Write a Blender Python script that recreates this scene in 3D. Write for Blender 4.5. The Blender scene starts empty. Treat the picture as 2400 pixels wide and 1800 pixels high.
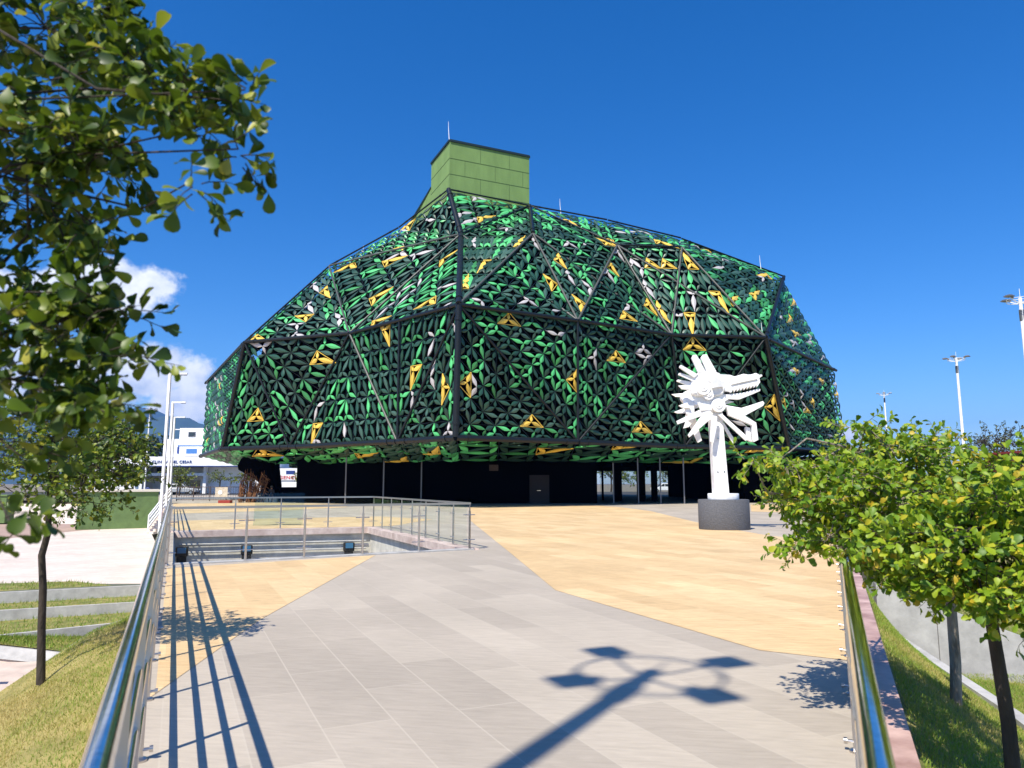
import bpy, bmesh, math, random
import numpy as np
from mathutils import Vector, Matrix
from mathutils.bvhtree import BVHTree
R = math.radians
random.seed(7)
rng = np.random.default_rng(7)
SC = bpy.context.scene
COL = SC.collection

# ------------------------------------------------------------------ camera, world, sun, exposure
PITCH = 7.915
cd = bpy.data.cameras.new('camera'); cam = bpy.data.objects.new('camera', cd); COL.objects.link(cam)
cam.location = (0, 0, 1.6); cam.rotation_euler = (R(90 + PITCH), 0, 0)
cd.sensor_width = 36; cd.lens = 25.226; cd.clip_start = 0.05; cd.clip_end = 30000
cd.dof.use_dof = True; cd.dof.focus_distance = 40; cd.dof.aperture_fstop = 4.5
SC.camera = cam

SUN_EL, SUN_AZ = 53.0, 210.0            # azimuth clockwise from +Y: the sun is behind the camera, to the left
w = bpy.data.worlds.new('World'); SC.world = w; w.use_nodes = True
nt = w.node_tree; nt.nodes.clear()
wo = nt.nodes.new('ShaderNodeOutputWorld'); bg = nt.nodes.new('ShaderNodeBackground')
sky = nt.nodes.new('ShaderNodeTexSky'); sky.sky_type = 'NISHITA'; sky.sun_disc = False
sky.sun_elevation = R(SUN_EL); sky.sun_rotation = R(SUN_AZ)
sky.air_density = 1.0; sky.dust_density = 0.3; sky.ozone_density = 3.5
hsv = nt.nodes.new('ShaderNodeHueSaturation'); hsv.inputs['Saturation'].default_value = 1.37; hsv.inputs['Value'].default_value = 1.2
bg.inputs['Strength'].default_value = 0.105
nt.links.new(sky.outputs[0], hsv.inputs['Color'])
grd = nt.nodes.new('ShaderNodeMixRGB'); grd.blend_type = 'MULTIPLY'; grd.inputs[0].default_value = 1; grd.inputs[2].default_value = (.72, .82, 1.0, 1); nt.links.new(hsv.outputs[0], grd.inputs[1])
# clouds: part of the sky itself, by direction
tc = nt.nodes.new('ShaderNodeTexCoord')
def wnode(t, **k):
    n = nt.nodes.new(t)
    for a, b in k.items(): setattr(n, a, b)
    return n
def wmath(op, a, b=None, c=None):
    n = wnode('ShaderNodeMath', operation=op)
    for i, v in enumerate((a, b, c)):
        if v is None: continue
        if isinstance(v, (int, float)): n.inputs[i].default_value = v
        else: nt.links.new(v, n.inputs[i])
    return n.outputs[0]
sep = wnode('ShaderNodeSeparateXYZ'); nt.links.new(tc.outputs['Generated'], sep.inputs[0])
az = wmath('ARCTAN2', sep.outputs[0], sep.outputs[1]); el = wmath('ARCSINE', sep.outputs[2])
comb = wnode('ShaderNodeCombineXYZ'); nt.links.new(az, comb.inputs[0]); nt.links.new(el, comb.inputs[1])
noi = wnode('ShaderNodeTexNoise'); noi.inputs['Scale'].default_value = 15; noi.inputs['Detail'].default_value = 9; noi.inputs['Roughness'].default_value = 0.58
nt.links.new(comb.outputs[0], noi.inputs['Vector'])
noi2 = wnode('ShaderNodeTexNoise'); noi2.inputs['Scale'].default_value = 30; noi2.inputs['Detail'].default_value = 6
mp = wnode('ShaderNodeMapping'); mp.inputs['Location'].default_value = (0.006, -0.012, 0)
nt.links.new(comb.outputs[0], mp.inputs[0]); nt.links.new(mp.outputs[0], noi2.inputs['Vector'])
CLOUDS = [(-29.0, 13.8, 3.6, 2.2, 1.0), (-26.6, 14.0, 1.4, 1.0, .75), (-34.5, 12.2, 6.0, 2.6, .9), (-27.0, 8.1, 4.6, 2.1, 1.0), (-24.0, 5.9, 3.2, 2.0, .9), (-33, 6.8, 6.5, 2.8, .9),
          (25.3, 3.6, 1.4, .75, .7), (30.3, 3.0, 2.6, .8, .55), (34, 2.4, 3, .7, .4), (-44, 9, 9, 4, .9), (52, 6, 8, 2.5, .6)]
tot = None
for (a0, e0, ra, re, amp) in CLOUDS:
    dx = wmath('MULTIPLY', wmath('SUBTRACT', az, R(a0)), 1 / R(ra)); dy = wmath('MULTIPLY', wmath('SUBTRACT', el, R(e0)), 1 / R(re))
    d2 = wmath('ADD', wmath('MULTIPLY', dx, dx), wmath('MULTIPLY', dy, dy))
    g = wmath('MULTIPLY', wmath('POWER', 2.718, wmath('MULTIPLY', d2, -0.9)), amp)
    tot = g if tot is None else wmath('MAXIMUM', tot, g)
dens = wmath('ADD', tot, wmath('MULTIPLY', wmath('SUBTRACT', noi.outputs[0], 0.5), 1.5))
mr = wnode('ShaderNodeMapRange'); mr.inputs[1].default_value = 0.40; mr.inputs[2].default_value = 0.66
mr.interpolation_type = 'SMOOTHSTEP'; nt.links.new(dens, mr.inputs[0])
gate = wmath('GREATER_THAN', tot, 0.05)
fac = wmath('MULTIPLY', mr.outputs[0], gate)
crm = wnode('ShaderNodeMapRange'); crm.inputs[1].default_value = 0.32; crm.inputs[2].default_value = 0.62
nt.links.new(noi2.outputs[0], crm.inputs[0])
cmix = wnode('ShaderNodeMixRGB'); cmix.inputs[1].default_value = (4.6, 5.4, 7.0, 1); cmix.inputs[2].default_value = (8.2, 8.5, 8.9, 1)
nt.links.new(crm.outputs[0], cmix.inputs[0])
smix = wnode('ShaderNodeMixRGB'); nt.links.new(fac, smix.inputs[0]); nt.links.new(grd.outputs[0], smix.inputs[1]); nt.links.new(cmix.outputs[0], smix.inputs[2])
nt.links.new(smix.outputs[0], bg.inputs[0]); nt.links.new(bg.outputs[0], wo.inputs[0])

sl = bpy.data.lights.new('sun', 'SUN'); sun = bpy.data.objects.new('sun', sl); COL.objects.link(sun)
sl.energy = 5.0; sl.angle = R(0.5); sl.color = (1.0, 0.93, 0.81)
sd = Vector((math.sin(R(SUN_AZ)) * math.cos(R(SUN_EL)), math.cos(R(SUN_AZ)) * math.cos(R(SUN_EL)), math.sin(R(SUN_EL))))
sun.rotation_euler = sd.to_track_quat('Z', 'Y').to_euler(); sun.location = (-20, -30, 60)
SC.view_settings.view_transform = 'Standard'; SC.view_settings.look = 'None'
SC.view_settings.exposure = 0.45; SC.view_settings.gamma = 1; SC.view_settings.use_curve_mapping = False

# ------------------------------------------------------------------ helpers
class MB:
    """collects shapes, links them as ONE mesh object"""
    def __init__(s): s.v = []; s.f = []; s.m = []; s.mi = 0
    def add(s, vs, fs):
        o = len(s.v); s.v += [tuple(x) for x in vs]
        for f in fs: s.f.append([i + o for i in f]); s.m.append(s.mi)
    def box(s, c, size, rz=0, ax=None):
        hx, hy, hz = size[0] / 2, size[1] / 2, size[2] / 2
        if ax is None:
            X = Vector((math.cos(rz), math.sin(rz), 0)); Y = Vector((-math.sin(rz), math.cos(rz), 0)); Z = Vector((0, 0, 1))
        else: X, Y, Z = ax
        c = Vector(c)
        vs = [c + X * hx * a + Y * hy * b + Z * hz * d for d in (-1, 1) for b in (-1, 1) for a in (-1, 1)]
        s.add(vs, [(0, 2, 3, 1), (4, 5, 7, 6), (0, 1, 5, 4), (2, 6, 7, 3), (0, 4, 6, 2), (1, 3, 7, 5)])
    def bar(s, p, q, wd, th, up=(0, 0, 1)):
        p, q = Vector(p), Vector(q); X = (q - p); L = X.length; X.normalize()
        Y = Vector(up).cross(X)
        if Y.length < 1e-4: Y = Vector((1, 0, 0)).cross(X)
        Y.normalize(); Z = X.cross(Y); s.box((p + q) / 2, (L, wd, th), ax=(X, Y, Z))
    def tube(s, pts, r, n=10, cap=True):
        pts = [Vector(p) for p in pts]; rs = r if isinstance(r, (list, tuple)) else [r] * len(pts)
        vs = []; prev = None
        for i, p in enumerate(pts):
            t = (pts[min(i + 1, len(pts) - 1)] - pts[max(i - 1, 0)]).normalized()
            if prev is None:
                a = Vector((0, 0, 1)) if abs(t.z) < .9 else Vector((1, 0, 0))
                u = t.cross(a).normalized()
            else: u = (prev - t * prev.dot(t)).normalized()
            prev = u; v = t.cross(u)
            vs += [p + (u * math.cos(2 * math.pi * k / n) + v * math.sin(2 * math.pi * k / n)) * rs[i] for k in range(n)]
        fs = []
        for i in range(len(pts) - 1):
            for k in range(n):
                a = i * n + k; b = i * n + (k + 1) % n; fs.append((a, b, b + n, a + n))
        if cap: fs.append(tuple(range(n - 1, -1, -1))); fs.append(tuple((len(pts) - 1) * n + k for k in range(n)))
        s.add(vs, fs)
    def lathe(s, c, prof, n=24, sx=1, sy=1):
        c = Vector(c); vs = []
        for r, z in prof: vs += [c + Vector((r * sx * math.cos(2 * math.pi * k / n), r * sy * math.sin(2 * math.pi * k / n), z)) for k in range(n)]
        fs = [(i * n + k, i * n + (k + 1) % n, (i + 1) * n + (k + 1) % n, (i + 1) * n + k) for i in range(len(prof) - 1) for k in range(n)]
        fs.append(tuple(range(n - 1, -1, -1))); fs.append(tuple((len(prof) - 1) * n + k for k in range(n)))
        s.add(vs, fs)
    def prism(s, poly, d):
        """polygon (3D points) extruded along d"""
        n = len(poly); d = Vector(d); P = [Vector(p) for p in poly]
        s.add(P + [p + d for p in P], [tuple(range(n - 1, -1, -1)), tuple(range(n, 2 * n))] + [(i, (i + 1) % n, (i + 1) % n + n, i + n) for i in range(n)])
    def build(s, name, mat, parent=None, smooth=False, bevel=0):
        me = bpy.data.meshes.new(name); me.from_pydata(s.v, [], s.f); me.validate(); me.update()
        mats = mat if isinstance(mat, (list, tuple)) else [mat]
        for m in mats: me.materials.append(m)
        if len(mats) > 1 and len(me.polygons) == len(s.m): me.polygons.foreach_set('material_index', s.m)
        bm = bmesh.new(); bm.from_mesh(me); bmesh.ops.recalc_face_normals(bm, faces=bm.faces); bm.to_mesh(me); bm.free()
        if smooth:
            me.polygons.foreach_set('use_smooth', [True] * len(me.polygons))
            me.set_sharp_from_angle(angle=R(40))
        return link(name, me, parent, bevel)
def link(name, me, parent=None, bevel=0):
    o = bpy.data.objects.new(name, me); COL.objects.link(o)
    if bevel:
        b = o.modifiers.new('bevel', 'BEVEL'); b.width = bevel; b.segments = 2; b.limit_method = 'ANGLE'
    if parent:
        o.parent = parent; o.matrix_parent_inverse = Matrix.Translation(-WLOC.get(parent.name, Vector((0, 0, 0))))
    return o
WLOC = {}
def tag(o, label=None, cat=None, group=None, kind=None):
    if label: o['label'] = label
    if cat: o['category'] = cat
    if group: o['group'] = group
    if kind: o['kind'] = kind
    return o
def thing(name, loc, label, cat, group=None):
    o = bpy.data.objects.new(name, None); COL.objects.link(o); o.location = loc; o.empty_display_size = .2
    WLOC[o.name] = Vector(loc)
    return tag(o, label, cat, group)
def copy_tree(o, loc, label=None, parent=None, rz=None):
    c = o.copy(); COL.objects.link(c)
    if parent: mpi = o.matrix_parent_inverse.copy(); c.parent = parent; c.matrix_parent_inverse = mpi
    else:
        c.location = loc
        if rz is not None: c.rotation_euler.z = rz
        if label: c['label'] = label
    for ch in list(o.children): copy_tree(ch, None, None, c)
    return c
def structure(o): o['kind'] = 'structure'; return o

# ------------------------------------------------------------------ materials
def mat(name, col, rough=.6, metal=0, noise=0, nscale=8, bump=0, bscale=40, spec=.5, stretch=None, var=None):
    m = bpy.data.materials.new(name); m.use_nodes = True; t = m.node_tree; b = t.nodes['Principled BSDF']
    b.inputs['Base Color'].default_value = (*col, 1); b.inputs['Roughness'].default_value = rough; b.inputs['Metallic'].default_value = metal
    b.inputs['Specular IOR Level'].default_value = spec
    co = t.nodes.new('ShaderNodeTexCoord'); vec = co.outputs['Object']
    if stretch:
        mpn = t.nodes.new('ShaderNodeMapping'); mpn.inputs['Scale'].default_value = stretch; t.links.new(vec, mpn.inputs[0]); vec = mpn.outputs[0]
    if noise:
        n = t.nodes.new('ShaderNodeTexNoise'); n.inputs['Scale'].default_value = nscale; n.inputs['Detail'].default_value = 7; n.inputs['Roughness'].default_value = .62
        t.links.new(vec, n.inputs['Vector'])
        mx = t.nodes.new('ShaderNodeMixRGB'); c2 = var or tuple(min(1, c * 1.35) for c in col)
        mx.inputs[1].default_value = (*[c * (1 - noise) for c in col], 1); mx.inputs[2].default_value = (*c2, 1)
        rp = t.nodes.new('ShaderNodeMapRange'); rp.inputs[1].default_value = .3; rp.inputs[2].default_value = .7
        t.links.new(n.outputs[0], rp.inputs[0]); t.links.new(rp.outputs[0], mx.inputs[0]); t.links.new(mx.outputs[0], b.inputs['Base Color'])
    if bump:
        n2 = t.nodes.new('ShaderNodeTexNoise'); n2.inputs['Scale'].default_value = bscale; n2.inputs['Detail'].default_value = 5
        t.links.new(vec, n2.inputs['Vector']); bp = t.nodes.new('ShaderNodeBump'); bp.inputs['Strength'].default_value = bump; bp.inputs['Distance'].default_value = .02
        t.links.new(n2.outputs[0], bp.inputs['Height']); t.links.new(bp.outputs[0], b.inputs['Normal'])
    return m
def leafmat(name, stops, rough=.45, trans=.35):
    m = bpy.data.materials.new(name); m.use_nodes = True; t = m.node_tree; b = t.nodes['Principled BSDF']; out = t.nodes['Material Output']
    a = t.nodes.new('ShaderNodeAttribute'); a.attribute_name = 'leaf_tone'
    cr = t.nodes.new('ShaderNodeValToRGB'); els = cr.color_ramp.elements
    els[0].position = stops[0][0]; els[0].color = (*stops[0][1], 1); els[1].position = stops[-1][0]; els[1].color = (*stops[-1][1], 1)
    for p_, c_ in stops[1:-1]: e = els.new(p_); e.color = (*c_, 1)
    t.links.new(a.outputs['Fac'], cr.inputs[0]); t.links.new(cr.outputs[0], b.inputs['Base Color']); b.inputs['Roughness'].default_value = rough
    tr = t.nodes.new('ShaderNodeBsdfTranslucent'); t.links.new(cr.outputs[0], tr.inputs[0])
    ms = t.nodes.new('ShaderNodeMixShader'); ms.inputs[0].default_value = trans
    t.links.new(b.outputs[0], ms.inputs[1]); t.links.new(tr.outputs[0], ms.inputs[2]); t.links.new(ms.outputs[0], out.inputs[0])
    return m
def glassmat(name, tint=(.88, .95, .92), ior=1.45):
    m = bpy.data.materials.new(name); m.use_nodes = True; t = m.node_tree; t.nodes.remove(t.nodes['Principled BSDF']); out = t.nodes['Material Output']
    tr = t.nodes.new('ShaderNodeBsdfTransparent'); tr.inputs[0].default_value = (*tint, 1)
    gl = t.nodes.new('ShaderNodeBsdfGlossy'); gl.inputs['Roughness'].default_value = .02; gl.inputs[0].default_value = (.9, 1, .97, 1)
    lw = t.nodes.new('ShaderNodeFresnel'); lw.inputs[0].default_value = ior
    ge = t.nodes.new('ShaderNodeNewGeometry'); mb = t.nodes.new('ShaderNodeMath'); mb.operation = 'SUBTRACT'; mb.use_clamp = True; t.links.new(lw.outputs[0], mb.inputs[0]); t.links.new(ge.outputs['Backfacing'], mb.inputs[1])
    ms = t.nodes.new('ShaderNodeMixShader'); t.links.new(mb.outputs[0], ms.inputs[0]); t.links.new(tr.outputs[0], ms.inputs[1]); t.links.new(gl.outputs[0], ms.inputs[2])
    t.links.new(ms.outputs[0], out.inputs[0]); return m
def slabmat(name, c1, c2, c3, mortar, bw, bh, ang, streak=.25, msize=.006, stain=None, rough=.7, sscale=9.0):
    """stone slabs laid in rows along `ang`, each slab its own tone, with grain along the row"""
    m = bpy.data.materials.new(name); m.use_nodes = True; t = m.node_tree; b = t.nodes['Principled BSDF']; b.inputs['Roughness'].default_value = rough
    b.inputs['Specular IOR Level'].default_value = .3
    co = t.nodes.new('ShaderNodeTexCoord'); mpn = t.nodes.new('ShaderNodeMapping'); mpn.inputs['Rotation'].default_value = (0, 0, -ang)
    t.links.new(co.outputs['Object'], mpn.inputs[0])
    br = t.nodes.new('ShaderNodeTexBrick'); br.inputs['Scale'].default_value = 1; br.inputs['Brick Width'].default_value = bw; br.inputs['Row Height'].default_value = bh
    br.inputs['Mortar Size'].default_value = msize; br.inputs['Bias'].default_value = 0; br.offset = .37; br.squash = 1.3; br.squash_frequency = 3
    br.inputs['Color1'].default_value = (0, 0, 0, 1); br.inputs['Color2'].default_value = (1, 1, 1, 1); br.inputs['Mortar'].default_value = (.5, .5, .5, 1)
    t.links.new(mpn.outputs[0], br.inputs['Vector'])
    cr = t.nodes.new('ShaderNodeValToRGB'); e = cr.color_ramp.elements; e[0].color = (*c1, 1); e[1].color = (*c3, 1); k = e.new(.5); k.color = (*c2, 1)
    t.links.new(br.outputs['Color'], cr.inputs[0])
    m2 = t.nodes.new('ShaderNodeMapping'); m2.inputs['Scale'].default_value = (2.2, sscale * 1.6, 1); mg = t.nodes.new('ShaderNodeMapping'); mg.inputs['Rotation'].default_value = (0, 0, -GRAIN); t.links.new(co.outputs['Object'], mg.inputs[0]); t.links.new(mg.outputs[0], m2.inputs[0])
    n = t.nodes.new('ShaderNodeTexNoise'); n.inputs['Scale'].default_value = 1.6; n.inputs['Detail'].default_value = 9; n.inputs['Roughness'].default_value = .68; n.inputs['Distortion'].default_value = .5
    t.links.new(m2.outputs[0], n.inputs['Vector'])
    rp = t.nodes.new('ShaderNodeMapRange'); rp.inputs[1].default_value = .28; rp.inputs[2].default_value = .72; rp.inputs[3].default_value = 1 - streak; rp.inputs[4].default_value = 1 + streak * .6
    t.links.new(n.outputs[0], rp.inputs[0])
    n3 = t.nodes.new('ShaderNodeTexNoise'); n3.inputs['Scale'].default_value = .45; n3.inputs['Detail'].default_value = 4; t.links.new(mpn.outputs[0], n3.inputs['Vector'])
    rp3 = t.nodes.new('ShaderNodeMapRange'); rp3.inputs[1].default_value = .3; rp3.inputs[2].default_value = .7; rp3.inputs[3].default_value = .9; rp3.inputs[4].default_value = 1.08
    t.links.new(n3.outputs[0], rp3.inputs[0])
    mul = t.nodes.new('ShaderNodeMath'); mul.operation = 'MULTIPLY'; t.links.new(rp.outputs[0], mul.inputs[0]); t.links.new(rp3.outputs[0], mul.inputs[1])
    vm = t.nodes.new('ShaderNodeVectorMath'); vm.operation = 'SCALE'; t.links.new(cr.outputs[0], vm.inputs[0]); t.links.new(mul.outputs[0], vm.inputs['Scale'])
    cur = vm.outputs[0]
    if stain:
        n4 = t.nodes.new('ShaderNodeTexNoise'); n4.inputs['Scale'].default_value = 1.1; n4.inputs['Detail'].default_value = 8; n4.inputs['Roughness'].default_value = .7; n4.inputs['Distortion'].default_value = 1
        m4 = t.nodes.new('ShaderNodeMapping'); m4.inputs['Scale'].default_value = (.7, 3.4, 1); m4.inputs['Location'].default_value = (3, 8, 0); t.links.new(mg.outputs[0], m4.inputs[0]); t.links.new(m4.outputs[0], n4.inputs['Vector'])
        r4 = t.nodes.new('ShaderNodeMapRange'); r4.inputs[1].default_value = .56; r4.inputs[2].default_value = .74; r4.inputs[4].default_value = .75; t.links.new(n4.outputs[0], r4.inputs[0])
        mx4 = t.nodes.new('ShaderNodeMixRGB'); mx4.inputs[2].default_value = (*stain, 1); t.links.new(r4.outputs[0], mx4.inputs[0]); t.links.new(cur, mx4.inputs[1]); cur = mx4.outputs[0]
    # pale pits and small dark chips
    vo = t.nodes.new('ShaderNodeTexNoise'); vo.inputs['Scale'].default_value = 24; vo.inputs['Detail'].default_value = 3; t.links.new(m2.outputs[0], vo.inputs['Vector'])
    r5 = t.nodes.new('ShaderNodeMapRange'); r5.inputs[1].default_value = .68; r5.inputs[2].default_value = .74; r5.inputs[4].default_value = .5; t.links.new(vo.outputs[0], r5.inputs[0])
    mx5 = t.nodes.new('ShaderNodeMixRGB'); mx5.inputs[2].default_value = (*[min(.8, c * 1.3) for c in c3], 1); t.links.new(r5.outputs[0], mx5.inputs[0]); t.links.new(cur, mx5.inputs[1]); cur = mx5.outputs[0]
    mx = t.nodes.new('ShaderNodeMixRGB'); mx.inputs[2].default_value = (*mortar, 1)
    mf = t.nodes.new('ShaderNodeMath'); mf.operation = 'MULTIPLY'; mf.inputs[1].default_value = .4; t.links.new(br.outputs['Fac'], mf.inputs[0])
    t.links.new(mf.outputs[0], mx.inputs[0]); t.links.new(cur, mx.inputs[1]); t.links.new(mx.outputs[0], b.inputs['Base Color'])
    bp = t.nodes.new('ShaderNodeBump'); bp.inputs['Strength'].default_value = .25; bp.inputs['Distance'].default_value = .01; t.links.new(n.outputs[0], bp.inputs['Height']); t.links.new(bp.outputs[0], b.inputs['Normal'])
    return m
SLAB = math.atan2(-.908, .42); GRAIN = R(-8)
M = {}
M['stone'] = slabmat('grey_stone', (.415, .36, .29), (.455, .395, .318), (.505, .44, .352), (.58, .52, .42), 1.5, .48, SLAB, .15)
M['tan'] = slabmat('tan_stone', (.64, .45, .235), (.70, .50, .265), (.76, .555, .305), (.60, .42, .22), 1.1, .48, SLAB, .28, .005, stain=(.50, .28, .12))
M['cream_paver'] = slabmat('cream_paver', (.66, .56, .47), (.72, .62, .53), (.76, .66, .57), (.5, .42, .36), .42, .2, R(12), .1, .014)
M['red_paver'] = slabmat('pinkish_paver', (.40, .27, .21), (.46, .32, .25), (.5, .36, .29), (.36, .25, .2), .5, .25, R(-8), .15, .006)
M['pink'] = mat('pink_marble', (.46, .25, .20), .5, noise=.35, nscale=2.2, var=(.72, .50, .43), stretch=(1, 1.0, 3))
M['pink_pale'] = mat('pale_pink_marble', (.56, .40, .34), .55, noise=.25, nscale=2.5, var=(.74, .60, .53))
M['steel'] = mat('stainless_steel', (.52, .51, .49), .10, 1.0, noise=.1, nscale=30)
M['steel_dull'] = mat('brushed_steel', (.58, .55, .52), .3, 1.0)
M['glass'] = glassmat('green_clear_glass', (.975, .99, .984), 1.22)
M['concrete'] = mat('concrete', (.40, .39, .37), .85, noise=.14, nscale=3, bump=.15, bscale=30)
M['concrete_dark'] = mat('dark_concrete', (.50, .475, .42), .85, noise=.2, nscale=2.5, bump=.2, bscale=25)
M['black'] = mat('black_void', (.0025, .0025, .003), .9, spec=0)  # near-black colour stands in for deep shade inside and under the hall
M['beam_dark'] = mat('black_steel_beam', (.009, .012, .014), .4, spec=.4)
M['beam_grey'] = mat('grey_steel_beam', (.085, .09, .078), .45)
M['white'] = mat('white_paint', (.82, .82, .81), .5, noise=.04, nscale=5)
M['white_wall'] = mat('white_plaster', (.80, .80, .80), .8, noise=.05, nscale=.8)
M['greenbox'] = mat('moss_green_render', (.115, .185, .06), .8, noise=.14, nscale=1.5, bump=.1, bscale=60)
M['tower_green'] = mat('olive_green_cladding', (.18, .30, .085), .75, noise=.14, nscale=1.1, var=(.21, .34, .10), stretch=(1, 1, .25))
M['tower_trim'] = mat('dark_roof_trim', (.012, .028, .03), .5)
M['seam'] = mat('dark_joint', (.075, .13, .045), .9)
M['blue'] = mat('clinic_blue', (.02, .05, .22), .5)
M['winblue'] = mat('blue_window_glass', (.05, .16, .42), .1, spec=.8)
M['winbk'] = mat('dark_window_glass', (.02, .025, .035), .1, spec=.8)
M['asphalt'] = mat('asphalt', (.055, .055, .055), .9, noise=.2, nscale=3)
M['ground'] = mat('dry_ground', (.20, .17, .12), .95, noise=.3, nscale=.2)
M['grass_dry'] = mat('dry_lawn_soil', (.30, .27, .07), .95, noise=.3, nscale=2.0, var=(.46, .36, .13), bump=.5, bscale=60)
M['road'] = mat('pink_concrete_road', (.52, .42, .35), .9, noise=.1, nscale=1.2)
M['grass_base'] = mat('lawn_soil', (.15, .20, .035), .95, noise=.35, nscale=2.2, var=(.33, .28, .085), bump=.5, bscale=60)
M['bark'] = mat('bark', (.24, .185, .135), .9, noise=.5, nscale=14, bump=.8, bscale=40, stretch=(1, 1, .3), var=(.42, .35, .27))
M['bark_dark'] = mat('dark_bark', (.05, .038, .028), .9, noise=.4, nscale=14, bump=.8, bscale=40, stretch=(1, 1, .3))
M['brownreed'] = mat('dry_brown_frond', (.16, .07, .028), .9, noise=.4, nscale=12)
M['redbrick'] = mat('red_facade', (.22, .03, .02), .8, noise=.2, nscale=3)
M['rust'] = mat('rusty_steel', (.10, .07, .055), .7, noise=.3, nscale=9)
M['pedestal'] = mat('dark_grey_granite', (.095, .098, .108), .75, noise=.22, nscale=24, bump=1.0, bscale=22)
M['sculpt'] = mat('white_gloss_enamel', (.77, .76, .74), .35, noise=.02, nscale=4)
M['lampgrey'] = mat('grey_lamp_metal', (.17, .17, .18), .4, .3)
M['door_red'] = mat('dark_red_door', (.012, .003, .002), .6)
M['rubber'] = mat('tyre_rubber', (.012, .012, .012), .8)
M['skin'] = mat('skin', (.25, .13, .08), .6)
M['cloth_dark'] = mat('dark_cloth', (.02, .022, .03), .9)
M['signred'] = mat('red_letter', (.6, .02, .03), .5)
M['signwhite'] = mat('sign_board', (.62, .5, .36), .6, noise=.3, nscale=6, var=(.75, .65, .5))
M['cap_cream'] = mat('cream_cap', (.72, .66, .55), .8)
M['p_dark'] = mat('dark_green_leaf_panel', (.020, .070, .044), .42, noise=.2, nscale=.5)
M['p_deep'] = mat('deep_green_leaf_panel', (.014, .045, .027), .42, noise=.2, nscale=.5)
M['p_mid'] = mat('grey_green_leaf_panel', (.05, .115, .085), .45)
M['p_green'] = mat('mid_green_leaf_panel', (.04, .22, .065), .42, noise=.1, nscale=.4)
M['p_bright'] = mat('bright_green_leaf_panel', (.085, .45, .15), .4, noise=.1, nscale=.4)
M['p_yellow'] = mat('yellow_leaf_panel', (.82, .55, .085), .4)
M['p_white'] = mat('pale_leaf_panel', (.52, .49, .48), .4)
M['mountain'] = mat('mountain_forest', (.045, .075, .05), .95, noise=.35, nscale=.004)
M['leaf_near'] = leafmat('near_leaf', [(0, (.03, .07, .006)), (.45, (.11, .18, .012)), (.8, (.28, .33, .025)), (1, (.48, .44, .06))], .45, .35)
M['leaf_right'] = leafmat('right_leaf', [(0, (.06, .15, .008)), (.4, (.17, .30, .012)), (.75, (.33, .42, .018)), (.95, (.52, .48, .025)), (1, (.56, .42, .03))], .5, .3)
M['leaf_dark'] = leafmat('far_dark_leaf', [(0, (.012, .028, .008)), (.6, (.03, .06, .014)), (1, (.07, .11, .03))], .6, .2)
M['leaf_lime'] = leafmat('far_lime_leaf', [(0, (.05, .09, .01)), (.6, (.14, .19, .02)), (1, (.25, .26, .04))], .6, .25)
M['leaf_grey'] = leafmat('far_grey_leaf', [(0, (.04, .055, .03)), (.6, (.08, .10, .045)), (1, (.14, .15, .08))], .7, .2)
M['blade'] = leafmat('grass_blade', [(0, (.12, .24, .02)), (.45, (.23, .35, .035)), (.75, (.38, .36, .08)), (1, (.55, .44, .17))], .6, .3)
M['flagmetal'] = M['white']

# ------------------------------------------------------------------ leaves and trees
def leaf_mesh(name, P, D, N, S, tone, mt, parent, detail=1):
    """one mesh of many leaves: P base points, D directions, N normals, S lengths"""
    P, D, N, S = (np.asarray(a, float) for a in (P, D, N, S)); n = len(P)
    D /= np.linalg.norm(D, axis=1)[:, None]; N = N - D * (N * D).sum(1)[:, None]; N /= (np.linalg.norm(N, axis=1)[:, None] + 1e-9); B = np.cross(D, N)
    if detail == 2: prof = [(0, 0, 0), (.2, .09, .01), (.45, .22, .03), (.7, .31, .03), (.88, .27, .0), (.97, .14, -.03), (.95, 0, -.04)]
    elif detail == 1: prof = [(0, 0, 0), (.4, .21, .03), (.75, .31, .02), (.98, .12, -.04)]
    else: prof = [(0, 0, 0), (.55, .34, .03), (1, .03, -.05)]
    k = len(prof); curl = rng.uniform(-.12, .22, n); fold = rng.uniform(.15, .5, n); wid = rng.uniform(.8, 1.15, n)
    V = np.zeros((n, 3 * k, 3))
    for i, (t_, w_, h_) in enumerate(prof):
        mid = P + D * (t_ * S)[:, None] + N * ((h_ - curl * t_ * t_) * S)[:, None]
        off = B * (w_ * wid * S)[:, None]; lift = N * (w_ * fold * S)[:, None]
        V[:, 3 * i] = mid; V[:, 3 * i + 1] = mid + off + lift; V[:, 3 * i + 2] = mid - off + lift
    fl = []
    for i in range(k - 1):
        a = 3 * i; b = 3 * i + 3
        fl += [(a, a + 1, b + 1, b), (a, b, b + 2, a + 2)]
    F = np.array(fl); nf = len(F)
    faces = (F[None] + (np.arange(n) * 3 * k)[:, None, None]).reshape(-1, 4)
    me = bpy.data.meshes.new(name); me.vertices.add(n * 3 * k); me.vertices.foreach_set('co', V.reshape(-1))
    me.loops.add(faces.size); me.loops.foreach_set('vertex_index', faces.reshape(-1).astype(np.int32))
    me.polygons.add(len(faces)); me.polygons.foreach_set('loop_start', np.arange(0, faces.size, 4, dtype=np.int32))
    me.update(calc_edges=True)
    at = me.attributes.new('leaf_tone', 'FLOAT', 'FACE'); at.data.foreach_set('value', np.repeat(np.clip(tone, 0, 1), nf).astype(np.float32))
    me.polygons.foreach_set('use_smooth', np.ones(len(faces), bool)); me.materials.append(mt)
    return link(name, me, parent)
def unit(v): return v / (np.linalg.norm(v) + 1e-9)
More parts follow.
